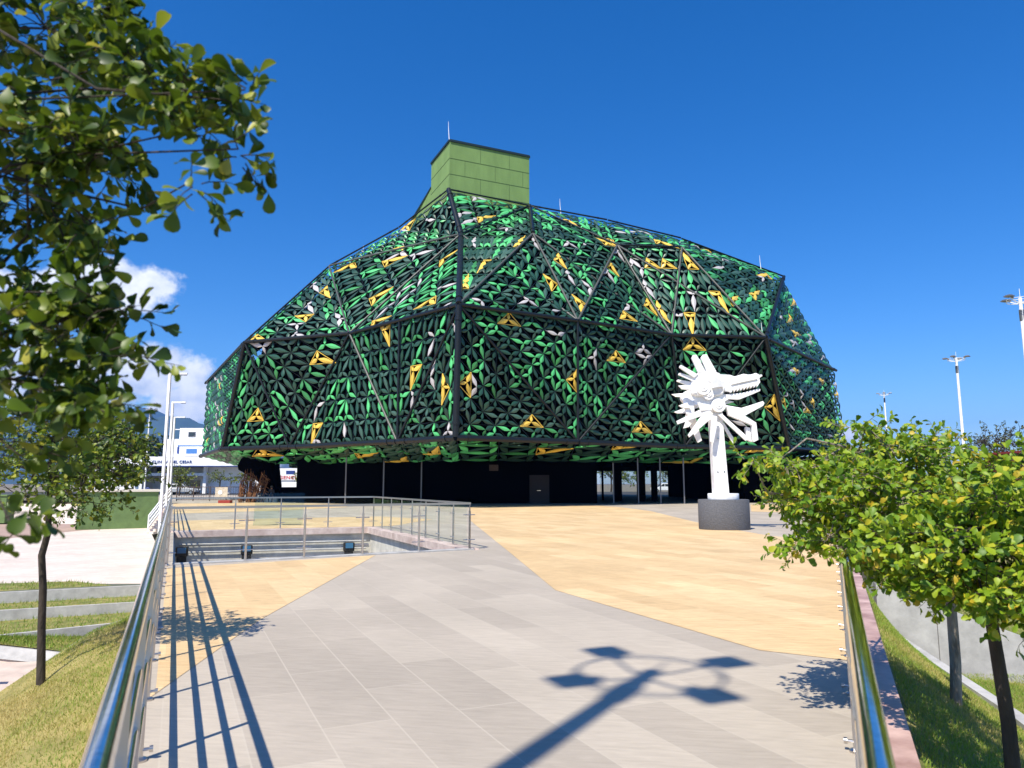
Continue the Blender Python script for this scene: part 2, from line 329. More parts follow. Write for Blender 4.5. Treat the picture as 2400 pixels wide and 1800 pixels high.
def curve(p, q, sag=.0, n=5, jit=.0):
    p, q = Vector(p), Vector(q); out = []
    for i in range(n + 1):
        t_ = i / n; x = p.lerp(q, t_); x.z += sag * 4 * t_ * (1 - t_) * (q - p).length
        if 0 < i < n: x += Vector([random.uniform(-jit, jit) for _ in range(3)]) * (q - p).length
        out.append(x)
    return out
class Crown:
    def __init__(s): s.P = []; s.D = []; s.N = []; s.S = []; s.T = []; s.w = MB()
    def leaf(s, p, d, n, l, t_): s.P.append(tuple(p)); s.D.append(tuple(d)); s.N.append(tuple(n)); s.S.append(l); s.T.append(t_)
    def twig(s, p, d, L, nl, ll, droop=0.0, r=.004, base_tone=.45, flat=.6):
        d = np.array(unit(np.array(d, float))); p = np.array(p, float); pts = [p.copy()]; seg = 5
        for i in range(seg):
            d = unit(d + rng.normal(0, .13, 3) + np.array([0, 0, -droop / seg])); p = p + d * L / seg; pts.append(p.copy())
        s.w.tube([tuple(x) for x in pts], [r * (1 - .7 * i / seg) for i in range(seg + 1)], 5, False)
        for j in range(nl):
            u = (j + rng.uniform(.2, .8)) / nl; u = u ** .75; i = min(int(u * seg), seg - 1); q = pts[i] + (pts[i + 1] - pts[i]) * (u * seg - i)
            tang = unit(pts[i + 1] - pts[i]); side = unit(np.cross(tang, rng.normal(0, 1, 3)))
            ld = unit(tang * rng.uniform(.3, 1.0) + side * 1.0 + np.array([0, 0, rng.uniform(-.4, .15)]))
            nn = unit(np.array([0, 0, flat]) + rng.normal(0, .45, 3) + np.array([-.15, -.3, 0]))
            s.leaf(q, ld, nn, ll * rng.uniform(.65, 1.15), base_tone + rng.normal(0, .24) + (.35 if rng.random() < .07 else 0))
    def leaves(s, name, mt, parent, detail): return leaf_mesh(name, s.P, s.D, s.N, s.S, np.array(s.T), mt, parent, detail)
def tree(name, base, label, cat, trunk_pts, trunk_r, vols, nt, L, nl, ll, mt, bark, group=None, detail=1, droop=.2, limbs=10, tone=.45, limb_r=.02, outb=.7, twig_r=.004, limb_from=.55):
    """vols: list of (centre, radii, weight); limbs run from the trunk into the volumes, twigs with leaves fill them"""
    t = thing(name, base, label, cat, group); tb = MB()
    tb.tube(trunk_pts, trunk_r, 10); cr = Crown(); W = np.array([v[2] for v in vols], float); W /= W.sum()
    tp = [Vector(p) for p in trunk_pts]; ends = []
    for i in range(limbs):
        c, rr, _ = vols[i % len(vols)] if i < len(vols) else vols[rng.choice(len(vols), p=W)]
        q = Vector(c) + Vector([rng.uniform(-.6, .6) * r_ for r_ in rr]); k = random.uniform(limb_from, 1) * (len(tp) - 1); a = tp[int(k)].lerp(tp[min(int(k) + 1, len(tp) - 1)], k - int(k))
        pts = curve(a, q, .08, 5, .09); tb.tube(pts, [limb_r * (1 - .75 * j / 5) for j in range(6)], 6); ends += pts[2:]
    E_ = np.array([tuple(e) for e in ends])
    for i in range(nt):
        c, rr, _ = vols[rng.choice(len(vols), p=W)]; c = np.array(c); rr = np.array(rr)
        dv = unit(rng.normal(0, 1, 3)); rad = rng.random() ** .45; p = c + dv * rr * rad
        if i % 4 == 0 or detail == 0:
            e = E_[np.argmin(((E_ - p) ** 2).sum(1))]; d0 = p - e
            if np.linalg.norm(d0) > .02: cr.w.tube(curve(e, p, .05, 3, .04), [limb_r * .28, limb_r * .22, limb_r * .18, twig_r], 5, False)
        out = unit(dv * np.array([1, 1, .55]) * outb + rng.normal(0, .5, 3) * np.array([1, 1, .4]))
        cr.twig(p, out, L * rng.uniform(.6, 1.3), nl, ll, droop, twig_r, tone)
    cr.leaves('crown', mt, t, detail); tb.add(cr.w.v, cr.w.f); tb.build('trunk', bark, t, True)
    return t

# ------------------------------------------------------------------ setting: ground, plaza, pit, slopes
AL = Vector((-.4223, .9065, 0)); NL = Vector((-.9065, -.4223, 0)); OL = Vector((-2.27, 4.64, 0))     # left railing line, outward normal
AR = Vector((.405, .914, 0)); NR = Vector((.914, -.405, 0)); OR = Vector((2.17, 4.78, 0))            # right railing line
def L_(s, d=0, z=0): p = OL + AL * s + NL * d; p.z = z; return p
def R_(s, d=0, z=0): p = OR + AR * s + NR * d; p.z = z; return p
def flat(name, poly, z, m, hole=None):
    bm = bmesh.new()
    def ring(pp):
        vs = [bm.verts.new((p[0], p[1], z if len(p) < 3 or z is not None else p[2])) for p in pp]
        return [bm.edges.new((vs[i], vs[(i + 1) % len(vs)])) for i in range(len(vs))]
    es = ring(poly)
    if hole: es += ring(hole)
    bmesh.ops.triangle_fill(bm, edges=es, use_beauty=True)
    for f in bm.faces:
        f.normal_update()
        if f.normal.z < 0: f.normal_flip()
    me = bpy.data.meshes.new(name); bm.to_mesh(me); bm.free(); me.materials.append(m)
    return link(name, me)
def surf(name, pts, faces, m): b = MB(); b.add(pts, faces); return b.build(name, m)

# far ground to the horizon with a rectangular opening that the lower levels fill
g = MB(); X = [-8600, -110, 90, 5000]; Y = [-1500, -40, 74, 8000]
for i in range(3):
    for j in range(3):
        if i == 1 and j == 1: continue
        g.add([(X[i], Y[j], -.1), (X[i + 1], Y[j], -.1), (X[i + 1], Y[j + 1], -.1), (X[i], Y[j + 1], -.1)], [(0, 1, 2, 3)])
structure(g.build('ground', M['ground']))
structure(flat('street', [(-200, 104), (200, 104), (200, 150), (-200, 150)], -.06, M['asphalt']))
# plaza slab with the light-well opening
WELL = [(-6.74, 14.72), (-1.15, 18.02), (-5.15, 26.55), (-11.22, 24.25)]
PLZ = [(-.9, -1.2), (.9, -1.2), tuple(R_(-4.6, .1)[:2]), tuple(R_(40, .1)[:2]), (24, 48), (42, 66), (42, 102), (-56, 102), (-42, 80), tuple(L_(62, .1)[:2]), tuple(L_(-4.6, .1)[:2])]
structure(flat('plaza', PLZ, 0, M['stone'], WELL))
wb = MB()
for i in range(len(PLZ)):
    a, b = PLZ[i], PLZ[(i + 1) % len(PLZ)]; wb.add([(a[0], a[1], -.004), (b[0], b[1], -.004), (b[0], b[1], -4.5), (a[0], a[1], -4.5)], [(0, 1, 2, 3)])
structure(wb.build('plaza_side', M['concrete']))
# tan stone areas, laid 4 mm above
def tanp(poly): return structure(flat('tan_paving', poly, .004, M['tan']))
tanp([(-2.9, 49.5), (-1.95, 33), (-.07, 17.4), (.66, 11.2), (2.4, 7.24), tuple(R_(2.25, -.02)[:2]), tuple(R_(17.0, -.02)[:2]), (8.0, 22.6), (7.8, 26), (7.74, 31), (8.19, 43), (7.51, 49.8), (6.2, 54.2), (1, 55.5), (-2, 54)])
tanp([(13.9, 42.3), (18.5, 56.4), (26, 58), (22, 46), (17, 39)])
tanp([(-3.08, 16.55), (-2.99, 8.79), (-2.72, 5.55), tuple(L_(1.4, -.06)[:2]), tuple(L_(10.35, -.06)[:2])])
tanp([(-11.5, 25.2), (-4.6, 27.9), (-3.6, 33), (-6.5, 36), (-12, 33.5), (-15, 31.5)])
tanp([tuple(L_(38, -.1)[:2]), (-14, 44), (-11.5, 50), (-12, 57), (-22, 62), tuple(L_(60, -.1)[:2])])
# light well: coping, walls, floor
def offs(poly, d):
    c = sum((Vector((*p, 0)) for p in poly), Vector()) / len(poly); n = len(poly); out = []
    for i in range(n):
        p0, p1, p2 = (Vector((*poly[(i + k) % n], 0)) for k in (-1, 0, 1)); e1 = (p1 - p0).normalized(); e2 = (p2 - p1).normalized()
        n1 = Vector((e1.y, -e1.x, 0)); n2 = Vector((e2.y, -e2.x, 0)); b = (n1 + n2); b *= d / max(.2, b.length_squared / 2) if True else 1
        out.append(tuple((p1 + b)[:2]))
    return out
WO = offs(WELL, .26); WI = offs(WELL, -.15)
if (Vector(WO[0]) - Vector(WELL[2])).length < (Vector(WI[0]) - Vector(WELL[2])).length: WO, WI = WI, WO
cp = MB()
for i in (1, 2):
    j = (i + 1) % 4; a, b, c, d = WO[i], WO[j], WI[j], WI[i]
    cp.prism([(*a, -.16), (*b, -.16), (*c, -.16), (*d, -.16)], (0, 0, .20))
fs_ = MB(); a, b = Vector((*WELL[0], 0)), Vector((*WELL[1], 0)); e_ = (b - a).normalized(); n_ = Vector((e_.y, -e_.x, 0)); fs_.prism([a + n_ * .2 - e_ * .05, b + n_ * .2 + e_ * .15, b - n_ * .05 + e_ * .1, a - n_ * .05 - e_ * .05], (0, 0, .03)); tag(fs_.build('threshold', M['concrete']), 'pale flat strip under the near posts of the glass balustrade', 'threshold')
t = cp.build('well_coping', M['pink_pale']); tag(t, 'pinkish stone coping around the sunken opening behind the glass balustrade', 'coping')
wm = MB()
for i in range(4):
    a, b = WELL[i], WELL[(i + 1) % 4]; wm.add([(*a, -.12), (*b, -.12), (*b, -4), (*a, -4)], [(0, 1, 2, 3)])
structure(wm.build('well_wall', M['concrete_dark']))
structure(surf('well_floor', [(*p, -3.4) for p in WELL], [(0, 1, 2, 3)], M['concrete']))
# pipes and floodlights on the back wall of the well
bl, br_ = Vector((*WELL[3], 0)), Vector((*WELL[2], 0)); ev = (br_ - bl).normalized(); fv = Vector((ev.y, -ev.x, 0))
pb = MB()
for zz in (-.40, -.66): pb.tube([bl + ev * .2 + fv * .08 + Vector((0, 0, zz)), br_ - ev * .15 + fv * .08 + Vector((0, 0, zz - .03))], .03, 8)
tag(pb.build('conduit', M['concrete'], smooth=True), 'two pale conduit pipes running along the back wall of the sunken opening', 'pipe')
for k, (u, lab) in enumerate(((.3, 'black floodlight at the railing end of the pipes in the sunken opening'), (2.3, 'black floodlight in the middle of the sunken opening wall'), (5.7, 'black floodlight in the corner of the sunken opening'))):
    c = bl + ev * u + fv * .30 + Vector((0, 0, -.66)); f = thing('floodlight', c, lab, 'floodlight', 'floodlights on the well wall')
    b = MB(); b.box(c + Vector((0, 0, .05)), (.38, .2, .30), ax=(ev, fv, Vector((0, 0, 1)))); b.box(c + Vector((0, 0, -.22)), (.3, .16, .26), ax=(ev, fv, Vector((0, 0, 1)))); b.build('housing', M['rubber'], f, bevel=.03)
    b = MB(); b.box(c + fv * .115 + Vector((0, 0, .10)), (.26, .03, .18), ax=(ev, fv, Vector((0, 0, 1)))); b.build('lens', mat('blue_lens', (.05, .16, .28), .15) if k == 0 else bpy.data.materials['blue_lens'], f)
    b = MB(); b.bar(c + Vector((0, 0, .1)), c - fv * .3 + Vector((0, 0, .02)), .06, .06); b.build('bracket', M['steel_dull'], f)

# kerb copings under the side railings
def coping(P_, s0, s1, d0, d1, label):
    b = MB(); n = 14
    for i in range(n):
        a, c = s0 + (s1 - s0) * i / n, s0 + (s1 - s0) * (i + 1) / n - .006
        b.prism([P_(a, d0, -.3), P_(c, d0, -.3), P_(c, d1, -.3), P_(a, d1, -.3)], (0, 0, .35))
    tag(b.build('coping', M['pink']), label, 'coping')
coping(L_, -4.6, 48, .06, .29, 'pink marbled stone coping outside the railing on the terraces side')
coping(R_, -4.6, 42, .08, .31, 'pink marbled stone coping outside the railing on the lawn side')

# left: lower plaza, planted terraces, sunken road, grass bank
lo = MB(); lo.add([(-110, 24.6, -2.0), (-12.3, 26.9, -2.0), (-33, 66, -2.0), (-110, 66, -2.0)], [(0, 1, 2, 3)]); lo.add([(-110, 66, -2), (-28, 66, -2), (-28, 76, -.08), (-110, 76, -.08)], [(0, 1, 2, 3)])
lo.add([(-110, 24.6, -2.0), (-110, -40, -2.4), (-17.1, 24.7, -2.4), (-17.1, 24.7, -2)], [(0, 1, 2, 3)])
structure(lo.build('lower_plaza', M['cream_paver']))
structure(flat('pinkish_paving', [(-110, 30), (-36, 30.5), (-33.5, 45), (-33.5, 57), (-27.5, 66), (-110, 66)], -1.996, M['red_paver']))
def stuff_grass(name, pts, count, h, label_kind='stuff', dry=.35, shift=0):
    """grass blades over quads (list of 4-corner patches)"""
    P = []; D = []; N = []; S = []; T = []
    for q, wgt in pts:
        q = [np.array(p, float) for p in q]
        for i in range(int(count * wgt)):
            u, v = rng.random(2); p = (q[0] * (1 - u) + q[1] * u) * (1 - v) + (q[3] * (1 - u) + q[2] * u) * v
            P.append(p); D.append([rng.normal(0, .45), rng.normal(0, .45), 1]); N.append(rng.normal(0, 1, 3)); S.append(h * rng.uniform(.5, 1.3))
            k = math.sin(p[0] * 2.1 + 1.3 * math.sin(p[1] * 1.7)) * math.sin(p[1] * 1.6 + p[0] * .8); T.append(.42 + shift + dry * .7 * k + rng.normal(0, .14))
    P = np.array(P); D = np.array(D); D /= np.linalg.norm(D, axis=1)[:, None]; N = np.cross(D, np.array(N)); N /= np.linalg.norm(N, axis=1)[:, None]; S = np.array(S)[:, None]
    wd = S * .07; V = np.stack([P - N * wd, P + N * wd, P + D * S * .6 + N * wd * .7, P + D * S * .6 - N * wd * .7, P + D * S + np.array([.1, .06, -.05]) * S], 1)
    n = len(P); me = bpy.data.meshes.new(name); me.vertices.add(n * 5); me.vertices.foreach_set('co', V.reshape(-1))
    o = np.arange(n) * 5; quads = np.stack([o, o + 1, o + 2, o + 3], 1); tris = np.stack([o + 3, o + 2, o + 4], 1)
    li = np.concatenate([quads.reshape(-1), tris.reshape(-1)]).astype(np.int32); me.loops.add(len(li)); me.loops.foreach_set('vertex_index', li)
    me.polygons.add(2 * n); me.polygons.foreach_set('loop_start', np.concatenate([np.arange(n) * 4, 4 * n + np.arange(n) * 3]).astype(np.int32)); me.update(calc_edges=True)
    a = me.attributes.new('leaf_tone', 'FLOAT', 'FACE'); a.data.foreach_set('value', np.clip(np.concatenate([T, T]), 0, 1).astype(np.float32)); me.materials.append(M['blade'])
    o = link(name, me); o['kind'] = 'stuff'; return o
# terrace retaining walls
TW = [((-17.11, 24.7, -2), (-13.2, 26.45, -2), .36, (-17.12, 24.77, -2.4)), ((-16.06, 23.27, -2.34), (-12.6, 24.9, -2.34), .36, None), ((-14.47, 21.06, -2.64), (-11.9, 23.05, -2.64), .75, None)]
for i, (a, b, h, _) in enumerate(TW):
    a = Vector(a); b = Vector(b); e = (b - a).normalized(); a2 = a - e * 14 if i < 2 else a; b2 = b + e * 3.5; bk = Vector((-e.y, e.x, 0)) * .14; m_ = MB()
    if i < 2: m_.prism([a2, b2, b2 + Vector((0, 0, -h - .25)), a2 + Vector((0, 0, -h - .25))], bk)
    else: m_.prism([a2, b2, b2 + Vector((0, 0, -1.1)), a2 + Vector((0, 0, -.05))], bk)
    tag(m_.build('retaining_wall', M['concrete']), ('low concrete terrace wall below the cream paved plaza, uppermost of three', 'middle low concrete terrace wall between two strips of grass', 'tapering concrete terrace wall, lowest of the three beside the sunken road')[i], 'wall', 'terrace walls')
def quad(a, b, c, d): return [tuple(a), tuple(b), tuple(c), tuple(d)]
gp = []
def strip(name, a, b, c, d, extra=0):
    gp.append((quad(a, b, c, d), 1)); structure(surf(name, quad(a, b, c, d), [(0, 1, 2, 3)], M['grass_base']))
strip('lawn', (-30, 19.2, -1.985), (-14.2, 26.3, -1.985), (-16.3, 27.4, -1.985), (-31, 23.5, -1.985))
strip('lawn', (-29, 17.5, -2.36), (-10.5, 25.9, -2.36), (-11.5, 27.5, -2.36), (-30, 19.0, -2.36))
strip('lawn', (-20, 16.9, -2.66), (-9.9, 24.6, -2.66), (-10, 26.6, -2.66), (-28, 17.8, -2.66))
strip('lawn', (-14.9, 20.6, -2.7), (-11.75, 21.16, -3.2), (-9.8, 24.4, -3.35), (-14.47, 21.06, -2.66))
stuff_grass('grass', [(gp[0][0], .45), (gp[1][0], .4), (gp[2][0], .5), (gp[3][0], .3)], 9000, .11, dry=.12)
structure(surf('sunken_road', [(-60, -10, -2.6), (-8.3, -10, -3.6), (-9.4, 22, -3.5), (-11.5, 21.1, -3.28), (-14.6, 20.6, -2.82), (-40, 14, -2.7)], [(0, 1, 2, 3, 4, 5)], M['road']))
kb = MB(); kb.prism([(-14.9, 20.55, -2.74), (-11.75, 21.1, -3.22), (-11.6, 20.85, -3.5), (-14.9, 20.3, -3.0)], (-.05, .3, 0)); kb.prism([(-14.9, 20.55, -2.74), (-40, 14.3, -2.4), (-40, 14.0, -3), (-14.9, 20.3, -3.0)], (-.05, .3, 0))
tag(kb.build('kerb', M['concrete']), 'pale concrete kerb along the sunken road beside the triangular lawn', 'kerb')
structure(surf('road_marking', [(-13.6, 18.2, -2.78), (-12.7, 18.4, -2.80), (-12.6, 18.2, -2.81), (-13.5, 18.0, -2.79)], [(0, 1, 2, 3)], M['white']))
def bank(P_, s0, s1, prof, ns, name, m, jit=.03):
    V = []; F = []; k = len(prof)
    for i in range(ns + 1):
        s = s0 + (s1 - s0) * i / ns
        for j, (d, z) in enumerate(prof): V.append(tuple(P_(s, d, z + (random.uniform(-jit, jit) if 0 < j < k - 1 else 0))))
    for i in range(ns):
        for j in range(k - 1): a = i * k + j; F.append((a, a + 1, a + k + 1, a + k))
    return structure(surf(name, V, F, m))
LP = [(.25, -.06), (.7, -.2), (1.3, -.62), (2.2, -1.25), (3.5, -2.1), (6, -3.4)]
bank(L_, -8, 5.5, LP, 14, 'grass_bank', M['grass_dry'])
ap = MB(); ap.add([L_(5.5, d, z) for d, z in LP] + [L_(5.9, d, -3.7) for d, z in LP[::-1]], [tuple(range(12))]); structure(ap.build('bank_end', M['concrete_dark']))
qs = [(quad(L_(-5, LP[i][0], LP[i][1]), L_(5.45, LP[i][0], LP[i][1]), L_(5.45, LP[i + 1][0], LP[i + 1][1]), L_(-5, LP[i + 1][0], LP[i + 1][1])), LP[i + 1][0] - LP[i][0]) for i in range(4)]
qs.append((quad(L_(5.1, .35, -.1), L_(5.5, .35, -.1), L_(5.5, 2, -1.1), L_(5.1, 2, -1.1)), .25))
stuff_grass('grass', qs, 42000, .03, dry=.5, shift=.3)

# right: lawn bank, kerb, retaining wall, lawn beyond
RPf = [(.36, -.10), (.7, -.32), (1.3, -.72), (2.2, -1.05), (3.4, -1.25), (5, -1.4)]
def rb_(s):
    dc = float(np.interp(s, [-8, 2.5, 4.6, 8.3], [2.4, 2.0, 1.62, .60])); zc = float(np.interp(s, [-8, 2.5, 4.6, 8.3], [-1.1, -1.05, -1.0, -.85])); return dc, zc
V_ = []; F_ = []; ns_ = 24
for i in range(ns_ + 1):
    s = -8 + 16.35 * i / ns_; dc, zc = rb_(s)
    for d, z in ((.28, -.09), (.36 + (dc - .36) * .5, -.09 + (zc + .09) * .5 - .06), (dc, zc), (dc + .9, -1.40 if s > 5 else -1.3), (dc + 4.5, -1.43)): V_.append(tuple(R_(s, d, z)))
for i in range(ns_):
    for j in range(4): a = i * 5 + j; F_.append((a, a + 1, a + 6, a + 5))
structure(surf('grass_bank', V_, F_, M['grass_base']))
structure(surf('lawn', [(8.0, 4.0, -1.45), (14, 3, -1.5), (14, 12.0, -1.45), (7.2, 12.2, -1.44)], [(0, 1, 2, 3, 4)], M['grass_base']))
rk = MB(); c0 = [R_(s, rb_(s)[0], rb_(s)[1] - .03) for s in (-4, 0, 2.5, 4.6, 6.5, 8.25)]
for a, b in zip(c0[:-1], c0[1:]): rk.bar(a + Vector((0, 0, -.1)), b + Vector((0, 0, -.1)), .14, .5)
tag(rk.build('kerb', M['concrete']), 'narrow concrete kerb running down the lawn bank beside the grey retaining wall', 'kerb')
rw = MB(); wa, wb_ = Vector((6.12, 12.42, -.06)), Vector((9.6, 11.6, -1.35)); e = (wb_ - wa); e.z = 0; e.normalize()
nseg = 4
for i in range(nseg):
    p = wa.lerp(wb_, i / nseg); q = wa.lerp(wb_, (i + 1) / nseg); q2 = q - e * .012
    rw.prism([p, q2, Vector((q2.x, q2.y, -1.9)), Vector((p.x, p.y, -1.9))], Vector((-e.y, e.x, 0)) * .18)
tag(rw.build('retaining_wall', M['concrete']), 'smooth grey concrete retaining wall sloping down beside the lawn under the leafy trees', 'wall')
structure(surf('lawn', [(6.25, 12.6, -.10), (9.6, 11.8, -1.4), (30, 8, -1.6), (40, 34, -.4), (11.2, 24.0, -.12), (8.0, 16.9, -.12)], [(0, 1, 2, 3, 4, 5)], M['grass_base']))
rk2 = MB(); rk2.bar((8.2, 20.4, -.02), (12.5, 13.4, -.75), .22, .22); tag(rk2.build('kerb', M['white_wall']), 'thin whitish kerb crossing the far grass slope beyond the retaining wall', 'kerb')
structure(surf('lawn', [(11.2, 24, -.12), (40, 34, -.4), (90, 34, -.4), (90, 75, -.1), (30, 75, -.1), (22, 46, -.1)], [(0, 1, 2, 3, 4, 5)], M['grass_base']))
structure(surf('lawn', [(30, 8, -1.6), (14, 3, -1.5), (10, -40, -2), (90, -40, -2), (90, 34, -.4), (40, 34, -.4)], [(0, 1, 2, 3, 4, 5)], M['grass_base']))
qs = []
for sa, sb in ((-4, -1), (-1, 1), (1, 2.5), (2.5, 3.6), (3.6, 4.6), (4.6, 6.4), (6.4, 8.2)):
    (da, za), (db, zb_) = rb_(sa), rb_(sb); ma, mb2 = .36 + (da - .36) * .5, .36 + (db - .36) * .5; wg = (sb - sa) * .12
    qs.append((quad(R_(sa, .36, -.1), R_(sb, .36, -.1), R_(sb, mb2, -.15 + (zb_ + .09) * .5), R_(sa, ma, -.15 + (za + .09) * .5)), wg)); qs.append((quad(R_(sa, ma, -.15 + (za + .09) * .5), R_(sb, mb2, -.15 + (zb_ + .09) * .5), R_(sb, db, zb_), R_(sa, da, za)), wg))
    qs.append((quad(R_(sa, da, za), R_(sb, db, zb_), R_(sb, db + .9, -1.33), R_(sa, da + .9, -1.31)), wg)); qs.append((quad(R_(sa, da + .9, -1.31), R_(sb, db + .9, -1.34), R_(sb, db + 3, -1.41), R_(sa, da + 3, -1.41)), wg * 1.5))
qs += [(quad((6, 9, -1.25), (12, 6, -1.45), (12, 11.6, -1.42), (6.6, 12.1, -1.42)), 1.0), (quad((6.35, 12.7, -.12), (9.6, 11.85, -1.38), (14, 16, -1.0), (10.6, 22, -.1)), 1.2)]
stuff_grass('grass', qs, 30000, .036, dry=.4, shift=.1)

# ------------------------------------------------------------------ the leaf-clad building
def V3(*a): return Vector(a)
Bn = {0: V3(-34.3, 80, 4.7), 1: V3(-24.3, 61.1, 4.6), 2: V3(-17.75, 58.1, 4.6), 3: V3(-7.97, 50.6, 4.6), 4: V3(-3.6, 46.5, 4.6), 5: V3(4.62, 51.1, 4.6), 6: V3(13.62, 57.4, 4.6), 7: V3(22.95, 60.4, 4.6), 8: V3(33, 71, 4.6), 9: V3(36, 92, 4.6), 10: V3(10, 108, 4.6), 11: V3(-18, 106, 4.6)}
Mn = {0: V3(-35.5, 83, 13.2), 1: V3(-21.95, 58.6, 13.2), 2: V3(-12.55, 55.1, 13.2), 4: V3(-3.45, 46.1, 13.2), 5: V3(4.68, 50.75, 13.2), 6: V3(12.44, 55.7, 13.2), 7: V3(20.15, 56.7, 13.2), 8: V3(33.3, 73.5, 13.2), 9: V3(35, 93, 13), 10: V3(10, 107, 13), 11: V3(-18, 105, 13)}
Rn = {0: V3(-27, 84, 20), 1: V3(-17.2, 66.2, 22), 4: V3(-4.2, 57.5, 22), 5: V3(1.7, 57.3, 22), 6: V3(9.03, 60.2, 22), 7: V3(14.7, 60.7, 22), 8: V3(26.9, 69.6, 22), 9: V3(28, 88, 21)}
s0 = V3(-10.3, 63.6, 24.8); t1 = V3(-5.62, 61.5, 27.55); t2 = V3(1.66, 65.4, 27.6); q1 = V3(9.05, 66.2, 26.5); q2 = V3(16.2, 67, 25.0); q3 = V3(20.6, 68, 23.8); bk1 = V3(-10, 84, 27); bk2 = V3(12, 84, 26)
Sn = {0: V3(-29, 78.5, 3.4), 1: V3(-21.0, 64.5, 3.35), 2: V3(-16.6, 62.0, 3.35), 3: V3(-8, 56, 3.35), 4: V3(-3.8, 53, 3.3), 5: V3(4.4, 56, 3.35), 6: V3(12.6, 60.6, 3.4), 7: V3(21, 63.6, 3.4), 8: V3(30, 72, 3.4)}
CEN = V3(0, 78, 11)
bld = thing('leaf_clad_hall', (-3.6, 58, 0), 'large domed hall clad in green and yellow leaf-shaped metal panels with an olive tower', 'building')
lower = [(Mn[0], Bn[0], Bn[1]), (Mn[0], Bn[1], Mn[1]), (Mn[1], Bn[1], Bn[2]), (Mn[1], Bn[2], Mn[2]), (Mn[2], Bn[2], Bn[3]), (Mn[2], Bn[3], Mn[4]), (Mn[4], Bn[3], Bn[4]), (Mn[4], Bn[4], Bn[5]), (Mn[4], Bn[5], Mn[5]), (Mn[5], Bn[5], Mn[6]), (Mn[6], Bn[5], Bn[6]), (Mn[6], Bn[6], Mn[7]), (Mn[7], Bn[6], Bn[7]), (Mn[7], Bn[7], Bn[8]), (Mn[7], Bn[8], Mn[8])]
upper = [(Mn[1], Mn[2], Rn[1]), (Mn[2], Rn[4], Rn[1]), (Mn[2], Mn[4], Rn[4]), (Mn[4], Rn[5], Rn[4]), (Mn[4], Mn[5], Rn[5]), (Mn[5], Rn[6], Rn[5]), (Mn[5], Mn[6], Rn[6]), (Mn[6], Rn[7], Rn[6]), (Mn[6], Mn[7], Rn[7]), (Mn[7], Rn[8], Rn[7]), (Mn[7], Mn[8], Rn[8]), (Mn[0], Mn[1], Rn[1]), (Mn[0], Rn[1], Rn[0])]
cap = [(Rn[1], Rn[4], s0), (s0, Rn[4], t1), (t1, Rn[4], t2), (t2, Rn[4], Rn[5]), (t2, Rn[5], Rn[6]), (t2, Rn[6], q1), (q1, Rn[6], Rn[7]), (q1, Rn[7], q2), (q2, Rn[7], Rn[8]), (q2, Rn[8], q3)]
soff = []
for i in range(8): soff += [(Bn[i], Sn[i], Bn[i + 1]), (Bn[i + 1], Sn[i], Sn[i + 1])]
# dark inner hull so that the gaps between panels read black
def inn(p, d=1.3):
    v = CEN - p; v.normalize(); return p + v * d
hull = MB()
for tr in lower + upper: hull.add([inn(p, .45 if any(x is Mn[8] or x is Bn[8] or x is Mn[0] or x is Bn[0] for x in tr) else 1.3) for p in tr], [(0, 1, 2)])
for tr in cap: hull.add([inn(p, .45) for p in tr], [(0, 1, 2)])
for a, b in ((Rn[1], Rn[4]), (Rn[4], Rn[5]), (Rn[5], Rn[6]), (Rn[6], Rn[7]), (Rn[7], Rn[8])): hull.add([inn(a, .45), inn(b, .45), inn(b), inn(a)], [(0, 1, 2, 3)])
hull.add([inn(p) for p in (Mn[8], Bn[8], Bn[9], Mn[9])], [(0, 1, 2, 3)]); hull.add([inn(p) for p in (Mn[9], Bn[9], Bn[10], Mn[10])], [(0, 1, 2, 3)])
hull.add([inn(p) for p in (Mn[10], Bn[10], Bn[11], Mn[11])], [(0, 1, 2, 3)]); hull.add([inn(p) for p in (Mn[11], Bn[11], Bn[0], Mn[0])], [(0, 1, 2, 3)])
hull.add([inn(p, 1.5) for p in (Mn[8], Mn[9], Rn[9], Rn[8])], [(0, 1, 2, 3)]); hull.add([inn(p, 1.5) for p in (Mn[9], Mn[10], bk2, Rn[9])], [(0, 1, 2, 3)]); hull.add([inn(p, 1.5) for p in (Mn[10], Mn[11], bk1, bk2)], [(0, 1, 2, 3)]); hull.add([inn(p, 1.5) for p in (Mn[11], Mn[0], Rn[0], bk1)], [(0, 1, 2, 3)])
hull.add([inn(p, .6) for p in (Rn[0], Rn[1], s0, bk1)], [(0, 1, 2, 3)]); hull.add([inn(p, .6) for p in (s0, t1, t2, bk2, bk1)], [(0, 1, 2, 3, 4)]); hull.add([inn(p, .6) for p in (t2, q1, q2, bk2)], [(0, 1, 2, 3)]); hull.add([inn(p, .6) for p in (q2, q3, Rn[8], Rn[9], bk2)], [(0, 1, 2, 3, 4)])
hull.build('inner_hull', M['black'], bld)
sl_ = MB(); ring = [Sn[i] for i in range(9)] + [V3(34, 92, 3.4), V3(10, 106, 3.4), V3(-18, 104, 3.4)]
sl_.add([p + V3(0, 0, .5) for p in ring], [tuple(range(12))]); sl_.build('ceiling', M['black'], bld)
def petal(mb, v, j, nrm, wfrac, n=6, ridge=.11, skirt=.085):
    d = j - v; L = d.length
    if L < .15: return
    side = nrm.cross(d).normalized(); vs = []
    for i in range(n + 1):
        t_ = .03 + .95 * i / n; w_ = L * wfrac * max(.02, math.sin(math.pi * min(1, (i / n)) ** 1.45) ** 1.25) ; c = v + d * t_
        rz = w_ * ridge * 2
        vs += [c + side * w_ - nrm * skirt, c + side * w_, c + nrm * rz, c - side * w_, c - side * w_ - nrm * skirt]
    fs = []
    for i in range(n):
        a = 5 * i
        for k in range(4): fs.append((a + k, a + k + 1, a + k + 6, a + k + 5))
    mb.add(vs, fs)
